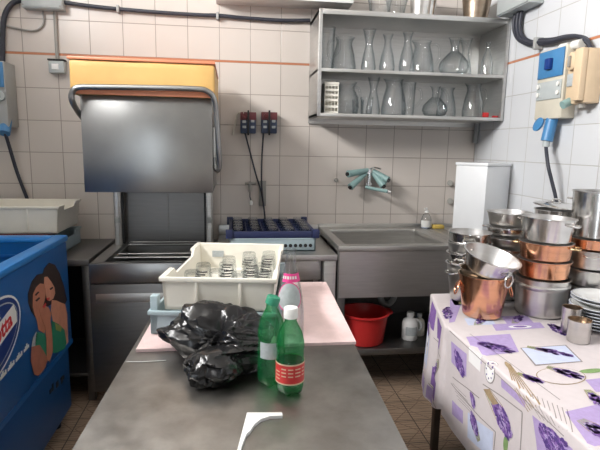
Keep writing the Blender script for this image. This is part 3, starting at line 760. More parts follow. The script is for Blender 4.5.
cable('pump_hose', 'thin black hose hanging from the right dosing pump', 'hose', [aty(263.5, 133, 3.30), aty(262, 155, 3.34), aty(261.5, 180, 3.30), aty(263, 200, 3.31), aty(265.5, 221, 3.31)], .0055, 'cable_black')
cable('pump_hose', 'cream hose looping at the left side of the left dosing pump', 'hose', [aty(244, 113, 3.28), aty(239, 113, 3.31), aty(236, 120, 3.33), aty(233, 135, 3.34)], .005, 'cream_plastic')
p = aty(256, 190, 3.33)
t = thing('water_valve', 'grey wall bracket with small brass valve under the dosing pumps', 'valve', (p.x, 3.34, p.z-.1))
a, c = aty(259, 181, 3.34), aty(266, 206, 3.34)
MB().box(a.x, c.x, 3.338, 3.359, c.z, a.z, .003).build('bracket', 'cable_grey', t)
b = MB().cyl(aty(245, 183.5, 3.31), aty(256, 183.5, 3.31), .009); b.cyl(aty(250, 184, 3.31), aty(250, 192, 3.31), .01); b.cyl(aty(250, 183, 3.358), aty(250, 183, 3.30), .012)
b.build('valve_body', 'cable_grey', t)
MB().tube([aty(250, 191, 3.31), aty(250, 197, 3.30), aty(251, 200, 3.29)], .004).build('nozzle', 'cable_black', t)
q_ = aty(251, 203, 3.29)
MB().lathe([(0, -.014), (.011, -.012), (.013, .004), (.007, .016), (0, .017)], 14, Matrix.Translation(q_)).build('filter_bulb', 'label_white', t)
# white lamp housing at the top edge
p0, p1 = aty(240, 0, 3.22), aty(352, 2, 3.22)
t = thing('lamp_housing', 'long white lamp housing on the back wall along the top edge', 'lamp', ((p0.x+p1.x)/2, 3.25, p0.z))
MB().box(p0.x-.15, p1.x, 3.17, 3.359, p0.z+.004, p0.z+.09, .006).build('body', 'white_plastic', t)
MB().box(p0.x-.155, p1.x+.005, 3.165, 3.359, p0.z+.09, p0.z+.105, .003).build('cover', 'white_plastic', t)

# ------------------------------------------------------------------ things on the right wall
# grey box above shelf end and conduits
t = thing('junction_box', 'pale grey junction box at the top of the right wall above the shelf end', 'junction box', (1.66, 3.0, 2.27))
a, c = atx(498, 24, 1.63), atx(530, 5, 1.63)
ya, yb = min(a.y, c.y), max(a.y, c.y)
MB().box(1.62, 1.712, ya, yb, 2.28, 2.42, .005).build('body', 'grey_box', t)
MB().box(1.612, 1.62, ya+.004, yb-.004, 2.286, 2.416, .003).build('cover', 'grey_box', t)
for k in range(3):
    o = .02*k
    X_ = 1.685-.008*(k % 2)
    pts = [atx(516+k*3, 10, X_), atx(514+k*3, 22, X_), atx(514.5+k*3, 32, X_), atx(519+k*2.5, 40-k, X_), atx(530+k, 44.5-k*1.4, X_), atx(540, 44-k*2, X_), atx(552, 42.5-k*1.5, X_), atx(566, 38.5-k, X_), atx(578, 36.5, X_), atx(587, 40+k, X_), atx(590+k, 49, X_)]
    cable('cable_conduit', ('lowest', 'middle', 'topmost')[k]+' of three black conduits looping from the grey box down the right wall', 'conduit', pts, .0105, 'cable_black')
p = atx(539, 43, 1.69); c = MB().box(1.66, 1.712, p.y-.012, p.y+.012, p.z-.035, p.z+.03, .004).build('pipe_clip', 'grey_plastic'); tag(c, 'grey clip holding the bunched conduits on the right wall', 'clip')
# grey socket
SX0, SX1 = 1.635, 1.712
a, c = atx(540, 52, SX0), atx(560, 121, SX0)
ya, yb, zt_, zb_ = c.y, a.y, (a.z+atx(552, 49, SX0).z)/2, (atx(535, 117, SX0).z+c.z)/2
t = thing('wall_socket', 'grey wall socket with blue switch panel above the hanging blue plug', 'socket', (1.67, (ya+yb)/2, zb_))
MB().box(SX0, SX1, ya, yb, zb_, zt_, .005).build('body', 'socket_grey', t)
H = zt_-zb_
sw = MB().box(SX0-.008, SX0, ya+.01, yb-.008, zt_-H*.41, zt_-.008, .003).build('switch_panel', 'socket_blue', t)
ym = (ya+yb)/2
MB().box(SX0-.03, SX0-.006, ym-.022, ym+.022, zt_-H*.30, zt_-H*.14, .006).build('switch_lever', 'navy_print', sw)
MB().box(SX0-.006, SX0, ya+.012, yb-.01, zt_-H*.72, zt_-H*.46, .002).build('fuse_cover', 'grey_box', t)
for yy in (ya+.03, yb-.03):
    for zz in (zt_-H*.52, zt_-H*.64): MB().lathe([(0, 0), (.012, 0), (.012, .008), (0, .009)], 14, Matrix.Translation((SX0-.006, yy, zz)) @ Matrix.Rotation(R(-90), 4, 'Y')).build('fuse_cap', 'label_white', t)
pz = zb_
pl = Vector((SX0+.02, ym-.005, pz-.03))
t = thing('power_plug', 'blue plug with grey lead hanging from the socket on the right wall', 'plug', (pl.x, pl.y, pz-.45))
MB().cyl(pl+Vector((.01, 0, .035)), pl+Vector((-.01, .0, -.085)), .030).build('plug_body', 'socket_blue', t)
MB().lathe([(0, 0), (.036, .002), (.038, .012), (0, .018)], 24, Matrix.Translation(pl+Vector((-.03, .045, .0))) @ Matrix.Rotation(R(-70), 4, 'Y')).build('socket_flap', 'socket_blue', t)
MB().cyl(pl+Vector((-.01, 0, -.08)), pl+Vector((-.012, 0, -.115)), .018).build('gland', 'grey_box', t)
e0 = pl+Vector((-.012, 0, -.11))
MB().tube([e0, atx(548, 165, 1.62), atx(552, 182, 1.64), atx(556, 199, 1.66), atx(560, 225, 1.68)], .0095, smooth=5).build('lead', 'cable_black', t)
# beige isolator box
BX0 = 1.60
a, c = atx(562, 58, BX0), atx(584, 104, BX0)
yb2, ya2 = atx(563, 60, BX0).y, atx(582, 60, BX0).y
zt2, zb2 = atx(572, 50, BX0).z, atx(572, 103, BX0).z
t = thing('isolator_switch', 'beige isolator box with round rotary knob at the right edge', 'switch', (1.66, (ya2+yb2)/2, zb2))
MB().box(BX0+.03, 1.712, ya2, yb2, zb2, zt2, .006).build('body', 'beige_plastic', t)
MB().box(BX0, BX0+.03, ya2, ya2+.055, zb2+.01, zt2, .005).build('raised_cover', 'beige_plastic', t)
H2 = zt2-zb2
kn = MB().lathe([(0, 0), (.040, 0), (.040, .018), (.034, .022), (0, .022)], 24, Matrix.Translation((BX0+.03, yb2-.045, zt2-H2*.2)) @ Matrix.Rotation(R(-90), 4, 'Y')).build('rotary_knob', 'beige_plastic', t)
MB().box(BX0-.004, BX0+.01, yb2-.052, yb2-.038, zt2-H2*.2-.026, zt2-H2*.2+.026, .003).build('pointer', 'cable_grey', kn)
MB().box(BX0+.022, BX0+.03, yb2-.085, yb2-.012, zt2-H2*.66, zt2-H2*.42, .002).build('clear_window', 'label_grey', t)
MB().cyl((BX0+.05, yb2-.03, zb2+.02), (BX0-.0, yb2-.03, zb2-.005), .02).build('outlet_plug', 'teal_plastic', t)
MB().cyl((BX0+.06, ya2+.05, zb2-.02), (BX0+.06, ya2+.05, zb2+.004), .016).build('gland', 'cable_grey', t)
b = MB()
for (u, v, k) in ((566, 47, 0), (578, 44, 1)): p = atx(u, v, 1.67); b.cyl(p+Vector((0, .03, 0)), p+Vector((0, -.03, -.003)), .022)
o = b.build('conduit_fitting', 'label_white'); tag(o, 'white conduit fittings above the beige isolator box', 'fitting')

# ------------------------------------------------------------------ ice cream freezer
FZ = thing('chest_freezer', 'blue open ice cream chest freezer with printed side at the left edge', 'freezer', (-1.19, 1.85, 0))
fx0, fx1, fy0, fy1, fz0, fz1 = -1.53, -.85, 1.05, 2.60, .07, 1.0
b = MB()
th = .055
b.box(fx0, fx1, fy0, fy1, .42, .445)
b.box(fx1-th, fx1, fy0, fy1, .44, fz1-.03, .012); b.box(fx0, fx0+th, fy0, fy1, .44, fz1-.03, .012)
b.box(fx0+th, fx1-th, fy1-th, fy1, .44, fz1-.03); b.box(fx0+th, fx1-th, fy0, fy0+th, .44, fz1-.03)
b.build('cabinet', 'freezer_blue', FZ)
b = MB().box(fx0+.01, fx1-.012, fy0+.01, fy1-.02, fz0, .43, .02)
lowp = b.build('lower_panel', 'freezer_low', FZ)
b = MB()
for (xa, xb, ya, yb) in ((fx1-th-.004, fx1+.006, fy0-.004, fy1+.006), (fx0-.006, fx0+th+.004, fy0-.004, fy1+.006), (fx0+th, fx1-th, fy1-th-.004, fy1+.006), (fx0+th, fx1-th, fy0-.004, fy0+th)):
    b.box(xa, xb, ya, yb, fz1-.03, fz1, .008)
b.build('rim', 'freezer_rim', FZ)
b = MB()
for z in (.62, .76, .90):
    b.box(fx0+th, fx1-th, fy1-th-.008, fy1-th, z, z+.012); b.box(fx0+th, fx0+th+.008, fy0+th, fy1-th, z, z+.012)
b.build('inner_ledges', 'freezer_inside', FZ)
FXP = fx1
def fpoly(px, lay, mat, name, parent=FZ):
    X_ = FXP + .0008 + .0007*lay
    b = MB(); b.prism([atx(u, v, X_) for (u, v) in px], (.0005, 0, 0)); return b.build(name, mat, parent)
def c3(pts): return [(25+x/3.75, 260+y/3.75) for x, y in pts]
photo = fpoly(c3([(10, 130), (25, 80), (45, 55), (66, 50), (72, 30), (90, 10), (112, 18), (130, 50), (145, 95), (158, 150), (148, 168), (135, 165), (118, 160), (100, 165), (60, 190), (38, 215), (22, 190), (12, 160)]), 0, 'hair', 'printed_photo')
fpoly(c3([(30, 128), (42, 102), (56, 88), (70, 90), (78, 112), (76, 140), (70, 165), (62, 180), (70, 210), (78, 250), (72, 275), (50, 262), (44, 225), (36, 205), (29, 175)]), 1, 'skin', 'printed_face', photo)
fpoly(c3([(72, 64), (84, 62), (100, 84), (110, 102), (113, 125), (106, 145), (92, 154), (82, 150), (78, 130), (76, 108), (71, 90)]), 2, 'skin_light', 'printed_face', photo)
fpoly(c3([(100, 150), (118, 152), (135, 160), (150, 165), (158, 200), (160, 250), (162, 310), (152, 320), (142, 262), (125, 240), (105, 232), (97, 190)]), 1, 'skin_light', 'printed_shoulder', photo)
fpoly(c3([(42, 270), (72, 275), (82, 300), (86, 365), (70, 350), (55, 322), (36, 330)]), 2, 'green_print', 'printed_top', photo)
fpoly(c3([(30, 292), (42, 268), (46, 276), (38, 330), (24, 326)]), 2, 'label_grey', 'printed_trim', photo)
fpoly(c3([(100, 228), (125, 240), (148, 262), (155, 310), (150, 332), (120, 348), (104, 348), (101, 270)]), 2, 'green_print', 'printed_top', photo)
fpoly(c3([(112, 236), (138, 250), (134, 270), (116, 262)]), 3, 'lime_print', 'printed_top', photo)
fpoly(c3([(52, 182), (70, 168), (88, 178), (98, 200), (95, 230), (100, 260), (103, 300), (104, 342), (92, 382), (82, 372), (80, 300), (75, 250), (60, 215)]), 4, 'skin', 'printed_hand', photo)
fpoly(c3([(24, 326), (55, 318), (72, 345), (86, 372), (75, 405), (50, 435), (35, 430), (22, 380)]), 4, 'skin_shade', 'printed_arm', photo)
fpoly(c3([(38, 152), (52, 139), (57, 143), (44, 156)]), 5, 'hair', 'printed_eye', photo)
fpoly(c3([(36, 132), (48, 118), (54, 120), (42, 134)]), 5, 'hair', 'printed_brow', photo)
fpoly(c3([(66, 176), (76, 160), (80, 165), (72, 182)]), 5, 'red_print', 'printed_lips', photo)
fpoly(c3([(92, 108), (103, 100), (106, 105), (96, 113)]), 5, 'hair', 'printed_eye', photo)
fpoly(c3([(80, 144), (92, 140), (92, 148), (84, 152)]), 5, 'red_print', 'printed_lips', photo)
# brand oval
ctr = atx(3.0, 336, FXP)
def oval(ry, rz_, lay, mat, name, parent, tilt=R(14)):
    X_ = FXP+.0008+.0007*lay
    pts = []
    for k in range(40):
        a = 2*PI*k/40; yy, zz = ry*math.cos(a), rz_*math.sin(a)
        pts.append((X_, ctr.y+yy*math.cos(tilt)-zz*math.sin(tilt), ctr.z+yy*math.sin(tilt)+zz*math.cos(tilt)))
    return MB().prism(pts, (.0005, 0, 0)).build(name, mat, parent)
ctr = ctr + Vector((0, -.075, .005))
lg = oval(.235, .135, 0, 'label_white', 'brand_oval', FZ)
oval(.225, .126, 1, 'navy_print', 'oval_field', lg); oval(.205, .108, 2, 'label_grey', 'oval_ring', lg); oval(.20, .103, 3, 'navy_print', 'oval_field', lg)
tl = R(14)
def onface(y, z, lay, tilt): 
    base = Matrix(((0, 0, 1), (1, 0, 0), (0, 1, 0))).to_4x4()
    return Matrix.Translation((FXP+.0012+.0007*lay, y, z)) @ base @ Matrix.Rotation(tilt, 4, 'Z')
bandp = [(-.185, -.035), (.185, -.035), (.195, 0), (.185, .042), (-.185, .042), (-.195, 0)]
X_ = FXP+.0008+.0007*4
bd = MB().prism([(X_, ctr.y+p*math.cos(tl)-q*math.sin(tl), ctr.z+p*math.sin(tl)+q*math.cos(tl)) for p, q in bandp], (.0005, 0, 0)).build('brand_band', 'label_white', lg)
text_mesh('Motta', .085, onface(ctr.y+.04, ctr.z+.014, 5, tl), 'red_print', 'brand_text', lg, shear=.2, bold=.002)
text_mesh('NESTLÉ', .042, onface(ctr.y-.01, ctr.z+.066, 4, tl), 'label_white', 'maker_text', lg)
# curved white script as a row of small strokes
b = MB()
for k in range(22):
    f_ = k/21; u = 0+f_*28; v = 381-33*f_-4*math.sin(f_*PI)*0
    p = atx(u, v, FXP+.001); h_ = .012+.006*(k*7 % 3)
    if k % 6 == 5: continue
    b.box(FXP+.0005, FXP+.0012, p.y, p.y+.011, p.z, p.z+h_)
b.build('script_line', 'label_white', FZ)
b = MB()
for (u, v, w_, h_) in ((51, 391, .03, .02), (53, 387, .02, .035), (57.5, 384, .03, .03), (62, 380, .03, .035), (64, 377, .012, .02)):
    p = atx(u, v, FXP-.01); MB().box(FXP-.013, FXP-.009, p.y-w_/2, p.y+w_/2, p.z-h_/2, p.z+h_/2, .001).build('vent_slot', 'black_plastic', lowp)
for x in (fx0+.08, fx1-.08):
    for y in (fy0+.1, fy1-.1): MB().cyl((x, y, 0), (x, y, fz0+.01), .03).build('castor', 'black_plastic', FZ)

# ------------------------------------------------------------------ prep table
TZ = .90
T = thing('prep_table', 'long grey stainless prep table in the foreground carrying crates and bottles', 'table', (0, 0, 0))
MB().box(-.318, .318, -.62, .70, TZ-.04, TZ, .003).build('tabletop', 'steel_table', T)
MB().box(-.29, .29, -.58, .66, .22, .25, .003).build('undershelf', 'steel_dark', T)
for x in (-.29, .29):
    for y in (-.57, .65): MB().box(x-.02, x+.02, y-.02, y+.02, 0, TZ-.04, .003).build('leg', 'steel_dark', T)
T.location = (.03, 1.31, 0); T.rotation_euler = (0, 0, R(-2.2))
# pink cloth
pc = [atz(136, 352.5, TZ), atz(160, 350.5, TZ), atz(302, 346, TZ), atz(356, 344.5, TZ), atz(327, 284, TZ), atz(300, 283.5, TZ), atz(172, 290, TZ)]
A_, B_, C_, D_ = atz(136, 352.5, TZ), atz(356, 344.5, TZ), atz(326, 284, TZ), atz(172, 287, TZ)
b = MB()
def pinkfn(lift):
    def fn(u, v):
        p = A_.lerp(B_, u).lerp(D_.lerp(C_, u), v); p = p.copy()
        p.z = TZ+.0005+lift+.0012*noise.noise(Vector((p.x*14, p.y*14, lift*50)))
        return p
    return fn
NU, NV = 26, 24
top = [[b.bm.verts.new(pinkfn(.009)(i/NU, j/NV)) for j in range(NV+1)] for i in range(NU+1)]
bot = [[b.bm.verts.new(Vector((top[i][j].co.x, top[i][j].co.y, TZ+.0004))) for j in range(NV+1)] for i in range(NU+1)]
b.use('pink_cloth')
for i in range(NU):
    for j in range(NV):
        b.bm.faces.new((top[i][j], top[i+1][j], top[i+1][j+1], top[i][j+1])); b.bm.faces.new((bot[i][j], bot[i][j+1], bot[i+1][j+1], bot[i+1][j]))
for i in range(NU):
    b.bm.faces.new((bot[i][0], bot[i+1][0], top[i+1][0], top[i][0])); b.bm.faces.new((bot[i+1][NV], bot[i][NV], top[i][NV], top[i+1][NV]))
for j in range(NV):
    b.bm.faces.new((bot[0][j+1], bot[0][j], top[0][j], top[0][j+1])); b.bm.faces.new((bot[NU][j], bot[NU][j+1], top[NU][j+1], top[NU][j]))
tag(b.build('pink_cloth', 'pink_cloth'), 'pale pink folded cloth under the crates on the prep table', 'cloth')
# crates on the table
CR = R(-8)
cz = TZ+.0125
fl = Vector((-.246, 1.43, cz))
def off(w, d, base): return base + Vector((math.cos(CR)*w/2 - math.sin(CR)*d/2, math.sin(CR)*w/2 + math.cos(CR)*d/2, 0))
LOWC = crate('dish_rack', 'pale blue dish rack under the cream crate on the prep table', 'rack', off(.38, .46, fl), .38, .46, .07, 'paleblue_plastic', rz=CR, posts=True)
UPL = Vector((-.210, 1.426, cz+.074))
UPC = crate('plastic_crate', 'cream plastic crate of upturned glasses on the prep table', 'crate', off(.33, .50, UPL),   .318, .49, .100, 'cream_plastic', dip=.022, flare=.035, rz=CR)
# glass inside
def upc(x, y, z): return UPC.location + Matrix.Rotation(CR, 3, 'Z') @ Vector((x, y, z))
tb2 = None
def printed_glass(loc):
    L = Vector(loc); g = thing('drinking_glass', 'clear tumbler with dark print upside down in the cream crate', 'glass', L, 'tumblers in the cream crate')
    r, h, t_ = .031, .078, .003
    MB().lathe([(r, 0), (r*.78, h*.94), (r*.70, h), (0, h), (0, h-.008), (r*.76-t_, h-.010), (r-t_, 0), (r, 0)], 20, Matrix.Translation(L)).build('body', 'glass_light', g)
    b = MB()
    for k in range(3): b.lathe([(r*.86+.0006, h*(.42+.12*k)), (r*.84+.0006, h*(.48+.12*k))], 8, Matrix.Translation(L), a0=R(-150+k*20), a1=R(-60+k*16))
    b.build('print', 'ink', g)
    return g
for (x, y) in ((-.105, -.12), (-.03, -.10), (.045, -.125), (.115, -.10), (-.09, -.02), (-.015, .0), (.07, -.02), (-.02, .085), (.06, .075), (.12, .1), (.115, .0), (.045, .165), (.118, .185)):
    loc = upc(x, y, .0085)
    if tb2 is None: tb2 = printed_glass(loc)
    else: dup(tb2, loc, rz=random.uniform(-.6, .6))
st_ = MB().box(-.022, .022, -.001, .001, -.012, .012).build('sticker', 'label_grey'); tag(st_, 'small grey printed sticker on the far inside wall of the cream crate', 'sticker')
st_.location = upc(-.085, .2375, .05); st_.rotation_euler = (0, 0, CR)

# black bin bag
def bag():
    bm = bmesh.new(); bmesh.ops.create_icosphere(bm, subdivisions=6, radius=1.)
    ell = [(Vector((-.085, 1.30, .965)), Vector((.10, .085, .075))), (Vector((.0, 1.29, .962)), Vector((.10, .08, .068))), (Vector((.0, 1.20, .945)), Vector((.085, .075, .06))), (Vector((-.05, 1.142, .935)), Vector((.070, .060, .048))),
           (Vector((-.155, 1.315, .955)), Vector((.05, .04, .03))), (Vector((.005, 1.21, .95)), Vector((.045, .05, .05)))]
    cen = Vector((-.03, 1.24, .95))
    for v in bm.verts:
        d = v.co.normalized(); best = .02
        for (c, r) in ell:
            # ray from cen along d against an ellipsoid, far hit
            o = Vector(((cen.x-c.x)/r.x, (cen.y-c.y)/r.y, (cen.z-c.z)/r.z)); k = Vector((d.x/r.x, d.y/r.y, d.z/r.z))
            A = k.dot(k); B = 2*o.dot(k); Cc = o.dot(o)-1; D = B*B-4*A*Cc
            if D > 0:
                t = (-B+math.sqrt(D))/(2*A)
                if t > best: best = t
        p = cen + d*best
        u = p-cen
        q = Vector((u.x*6+u.z*9, u.y*17-u.x*7, u.z*15+u.x*4))
        n = 0.
        for oc, am in ((.8, .016), (1.9, .010), (4.2, .004)):
            x = noise.noise(q*oc + Vector((3.1*oc, 1.7, 5.2)) + .6*noise.noise_vector(p*9))
            n += am*(1-abs(x)*2.6)
        p += d*(n-.012)
        if p.z < TZ+.0015: p.z = TZ+.0015
        v.co = p
    b = MB(); b.bm.free(); b.bm = bm
    return b
BG = bag().build('bin_bag', 'bag_black', ang=28); tag(BG, 'crumpled black plastic bin bag lying in front of the cream crate', 'bag')

# bottles
def pet(loc, name, label, green_cap, h=.205):
    L = Vector(loc); g = thing(name, label, 'bottle', L)
    P = [(0, .008), (.015, .004), (.024, 0), (.031, .008), (.033, .02), (.033, .085), (.0315, .09), (.0315, .115), (.033, .12), (.032, .135), (.027, .158), (.018, .176), (.0135, .185), (.0135, .197)]
    k = h/.205
    P = [(r, z*k) for r, z in P]
    b = MB().lathe(P, 32, Matrix.Translation(L))
    for v in b.bm.verts:
        z = v.co.z-L.z
        if z < .03*k:
            a = math.atan2(v.co.y-L.y, v.co.x-L.x); f_ = 1-.10*(.5+.5*math.cos(5*a))*(1-z/(.03*k))
            v.co.x = L.x+(v.co.x-L.x)*f_; v.co.y = L.y+(v.co.y-L.y)*f_
            v.co.z = L.z + z + .006*(.5+.5*math.cos(5*a))*(1-z/(.03*k))
        elif .036*k < z < .12*k: 
            pass
    b.build('body', 'green_pet', g, ang=60)
    return g, L, k
p1 = atz(271.5, 386, TZ)
g, L, k = pet((p1.x, p1.y+.015, TZ), 'plastic_bottle', 'green plastic bottle with green cap and pale label, left of the red labelled one', True, .212)
MB().lathe([(0, .010), (.029, .010), (.0315, .022), (.0315, .128), (0, .128)], 24, Matrix.Translation(L)).build('water', 'water', g)
M = Matrix.Translation(L+Vector((0, 0, .2))) @ Matrix.Rotation(R(16), 4, 'Y')
MB().lathe([(.0165, 0), (.0165, .016), (.015, .019), (0, .019)], 20, M).build('cap', 'green_print', g)
MB().lathe([(.0335, .075), (.0335, .115)], 20, Matrix.Translation(L), a0=R(215), a1=R(290)).build('paper_label', 'label_grey', g)
p2 = atz(290, 393, TZ)
g, L, k = pet((p2.x, p2.y+.008, TZ), 'plastic_bottle', 'green plastic bottle with white cap and red label', False, .193)
MB().lathe([(0, .010), (.029, .010), (.0315, .022), (.0315, .06), (0, .06)], 24, Matrix.Translation(L)).build('water', 'water', g)
MB().lathe([(.0165, .182), (.0165, .204), (.015, .206), (0, .206)], 20, Matrix.Translation(L)).build('cap', 'label_white', g)
lb = MB().lathe([(.0337, .034), (.0337, .078)], 32, Matrix.Translation(L)).build('paper_label', 'label_red', g)
for (z0, z1) in ((.031, .0345), (.0775, .081)): MB().lathe([(.0339, z0), (.0339, z1)], 32, Matrix.Translation(L)).build('label_border', 'label_cream', lb)
b = MB()
for j in range(4):
    z = .042+j*.0085
    for (a0, a1) in ((-165, -140), (-132, -112), (-104, -84), (-76, -52), (-44, -30)):
        if (j*3+int(a0)) % 4 == 0: continue
        b.lathe([(.0341, z), (.0341, z+.0028)], 6, Matrix.Translation(L), a0=R(a0), a1=R(a1))
b.build('label_print', 'label_cream', lb)
# clear glass bottle, pink label
L = Vector((.157, 1.338, TZ+.0125)); g = thing('glass_bottle', 'clear glass water bottle with pink and silver label beside the cream crate', 'bottle', L)
P = [(.034, 0), (.040, .005), (.0415, .03), (.0405, .09), (.036, .135), (.028, .178), (.020, .215), (.0155, .238), (.0145, .258), (.0165, .26), (.0165, .271), (.0145, .272)]
MB().lathe(lathe_glass(P, .003), 32, Matrix.Translation(L)).build('body', 'glass_light', g)
def rad(z):
    for (r0, z0), (r1, z1) in zip(P, P[1:]):
        if z0 <= z <= z1: return r0+(r1-r0)*(z-z0)/max(z1-z0, 1e-6)
    return P[-1][0]
def wrap(zs, a0, a1, e): return [(rad(z)+e, z) for z in zs]
def ring_patch(n_, zc, ha, hz, e, mat, parent, ac=-100):
    b = MB(); vs = []; c = None
    def P_(aa, zz): r = rad(zz)+e; return L+Vector((r*math.cos(R(aa)), r*math.sin(R(aa)), zz))
    K = 28; rings = [[b.bm.verts.new(P_(ac+ha*f_*math.cos(2*PI*k/K), zc+hz*f_*math.sin(2*PI*k/K))) for k in range(K)] for f_ in (.02, .35, .7, 1.)]
    for a, c in zip(rings, rings[1:]):
        for k in range(K): b.bm.faces.new((a[k], a[(k+1) % K], c[(k+1) % K], c[k]))
    b.bm.faces.new(rings[0])
    return b.build(n_, mat, parent)
pk = MB().lathe(wrap([.182+.006*k for k in range(5)], 0, 0, .0006), 20, Matrix.Translation(L), a0=R(-150), a1=R(-5)).build('paper_label', 'label_pink', g)
b = MB()
for j, (a0, a1) in enumerate(((-150, -138), (-132, -122), (-116, -104), (-98, -90), (-84, -72), (-66, -54))):
    b.lathe(wrap([.191, .195, .199], 0, 0, .0012), 4, Matrix.Translation(L), a0=R(a0), a1=R(a1))
b.build('label_print', 'label_white', pk)
rp_ = ring_patch('round_label', .142, 62, .041, .0006, 'label_pink', g)
ring_patch('label_field', .142, 57, .038, .0012, 'label_grey', rp_)
# white corner bracket lying on the table
px = [(236, 458), (247, 415.5), (282, 415.5), (282.5, 418.5), (270, 419), (261, 422), (254.5, 427), (250, 434), (246.5, 437), (241.5, 450), (239.5, 460)]
b = MB().prism([atz(u, v, TZ+.0005) for u, v in px], (0, 0, .007)); o = b.build('corner_bracket', 'white_plastic'); tag(o, 'white plastic corner bracket lying flat at the front of the prep table', 'bracket')
o = MB().tube([atz(126, 361.6, TZ+.002), atz(140, 361.6, TZ+.002), atz(152, 361.2, TZ+.002), atz(166, 360.3, TZ+.002)], .0011, 6, smooth=4).build('string', 'label_white'); tag(o, 'thin white string lying across the left side of the prep table', 'string')

# ------------------------------------------------------------------ table with lavender cloths
CT = .76
T = thing('dining_table', 'dark wooden table under the lavender tablecloths along the right wall', 'table', (1.28, 1.45, 0))
MB().prism([(.856, .62, CT-.03), (1.70, .62, CT-.03), (1.70, 2.222, CT-.03), (.98, 2.222, CT-.03), (.866, 1.80, CT-.03)], (0, 0, .027)).build('tabletop', 'dark_wood', T)
for (x, ys) in ((.915, (.70,)), (.972, (2.10,)), (1.66, (.70, 2.10))):
    for y in ys: MB().box(x-.016, x+.016, y-.016, y+.016, 0, CT-.03, .003).build('leg', 'dark_wood', T)
MB().box(.98, 1.68, .68, 2.10, CT-.11, CT-.031, .002).build('apron', 'dark_wood', T)
EX = .845
def cl_map(top, fold, skew=0.):
    rr = .008
    def f(s, y, e=0.):
        # s>0: on the top, distance from the edge; s<0: down the hanging side
        wv = fold(y, max(0, -s))
        x0 = EX + max(0, y-1.80)*skew
        if s >= rr: return Vector((x0+s, y, top+e))
        if s > 0:
            a = (rr-s)/rr*PI/2*1.0
            return Vector((x0+rr-(rr+e)*math.sin(a)-wv*0, y, top-rr+(rr+e)*math.cos(a)))
        return Vector((x0-wv-e, y, top-rr+s))
    return f
foldB = lambda y, d: min(1, d/.1)*(.004*math.sin(y*13+.5)+.002*math.sin(y*31)) + .008*d
foldA = lambda y, d: min(1, max(0, (y-1.765)/.09))*min(1, d/.12)*(.014*math.sin((y-1.78)*21+1.2)+.005*math.sin(y*47)) + min(1, max(0, (y-1.765)/.09))*.05*d - (.006 if y < 1.79 else 0)*min(1, d/.05)
def clothmesh(name, label, top, fold, y0, y1, smax, drop, front=0., back=0., skew=0., dropf=lambda y: 1.):
    mp = cl_map(top, fold, skew)
    b = MB().use('cloth_cream')
    ss = [-drop+drop*k/24 for k in range(24)] + [.002*k for k in range(5)] + [.008+(smax-.008)*(k+1)/14 for k in range(14)]
    n = 90; g = [[b.bm.verts.new(mp(s*(dropf(y0+(y1-y0)*j/n) if s < 0 else 1), y0+(y1-y0)*j/n)) for j in range(n+1)] for s in ss]
    for i in range(len(ss)-1):
        for j in range(n): b.bm.faces.new((g[i][j], g[i+1][j], g[i+1][j+1], g[i][j+1])).material_index = 0
    def strip(yv, dr, sgn):
        prev = [g[i][n if sgn > 0 else 0] for i in range(24, len(ss))]
        for k in range(1, 13):
            row = []
            for i, v in enumerate([g[i][n if sgn > 0 else 0] for i in range(24, len(ss))]):
                d = dr*k/12; w = min(1, d/.1)*.012*math.sin(v.co.x*24)+.004+.03*d
                row.append(b.bm.verts.new((v.co.x, v.co.y+sgn*w, v.co.z-d)))
            for i in range(len(row)-1): b.bm.faces.new((prev[i], prev[i+1], row[i+1], row[i])).material_index = 0
            prev = row
    if back: strip(y1, back, 1)
    if front: strip(y0, front, -1)
    return b, mp
MLAY = [0]
def sy_top(u, v, top): p = atz(u, v, top); return (p.x-EX, p.y)
def sy_side(u, v, top): p = atx(u, v, EX-.004); return (p.z-top+.008, p.y)
def patch(b, mp, quad, mat, lay, n=7):
    b.use(mat); e = .0008+.0006*lay
    A, B, C, D = [Vector(q) for q in quad]
    g = [[None]*(n+1) for _ in range(n+1)]
    for i in range(n+1):
        for j in range(n+1):
            q = A.lerp(B, i/n).lerp(D.lerp(C, i/n), j/n); g[i][j] = b.bm.verts.new(mp(q.x, q.y, e))
    for i in range(n):
        for j in range(n): b.bm.faces.new((g[i][j], g[i+1][j], g[i+1][j+1], g[i][j+1])).material_index = b.mi
def line(b, mp, p, q, w, mat, lay, n=8):
    p, q = Vector(p), Vector(q); d = (q-p).normalized(); o = Vector((-d.y, d.x))*w/2
    patch(b, mp, (p-o, q-o, q+o, p+o), mat, lay, n)
def disc(b, mp, c, ra, rb, ang, mat, lay, K=14):
    b.use(mat); e = .0008+.0006*lay
    ca, sa = math.cos(ang), math.sin(ang)
    ct = b.bm.verts.new(mp(c[0], c[1], e)); r = []
    for k in range(K):
        x, y = ra*math.cos(2*PI*k/K), rb*math.sin(2*PI*k/K)
        r.append(b.bm.verts.new(mp(c[0]+x*ca-y*sa, c[1]+x*sa+y*ca, e)))
    for k in range(K): b.bm.faces.new((ct, r[k], r[(k+1) % K])).material_index = b.mi
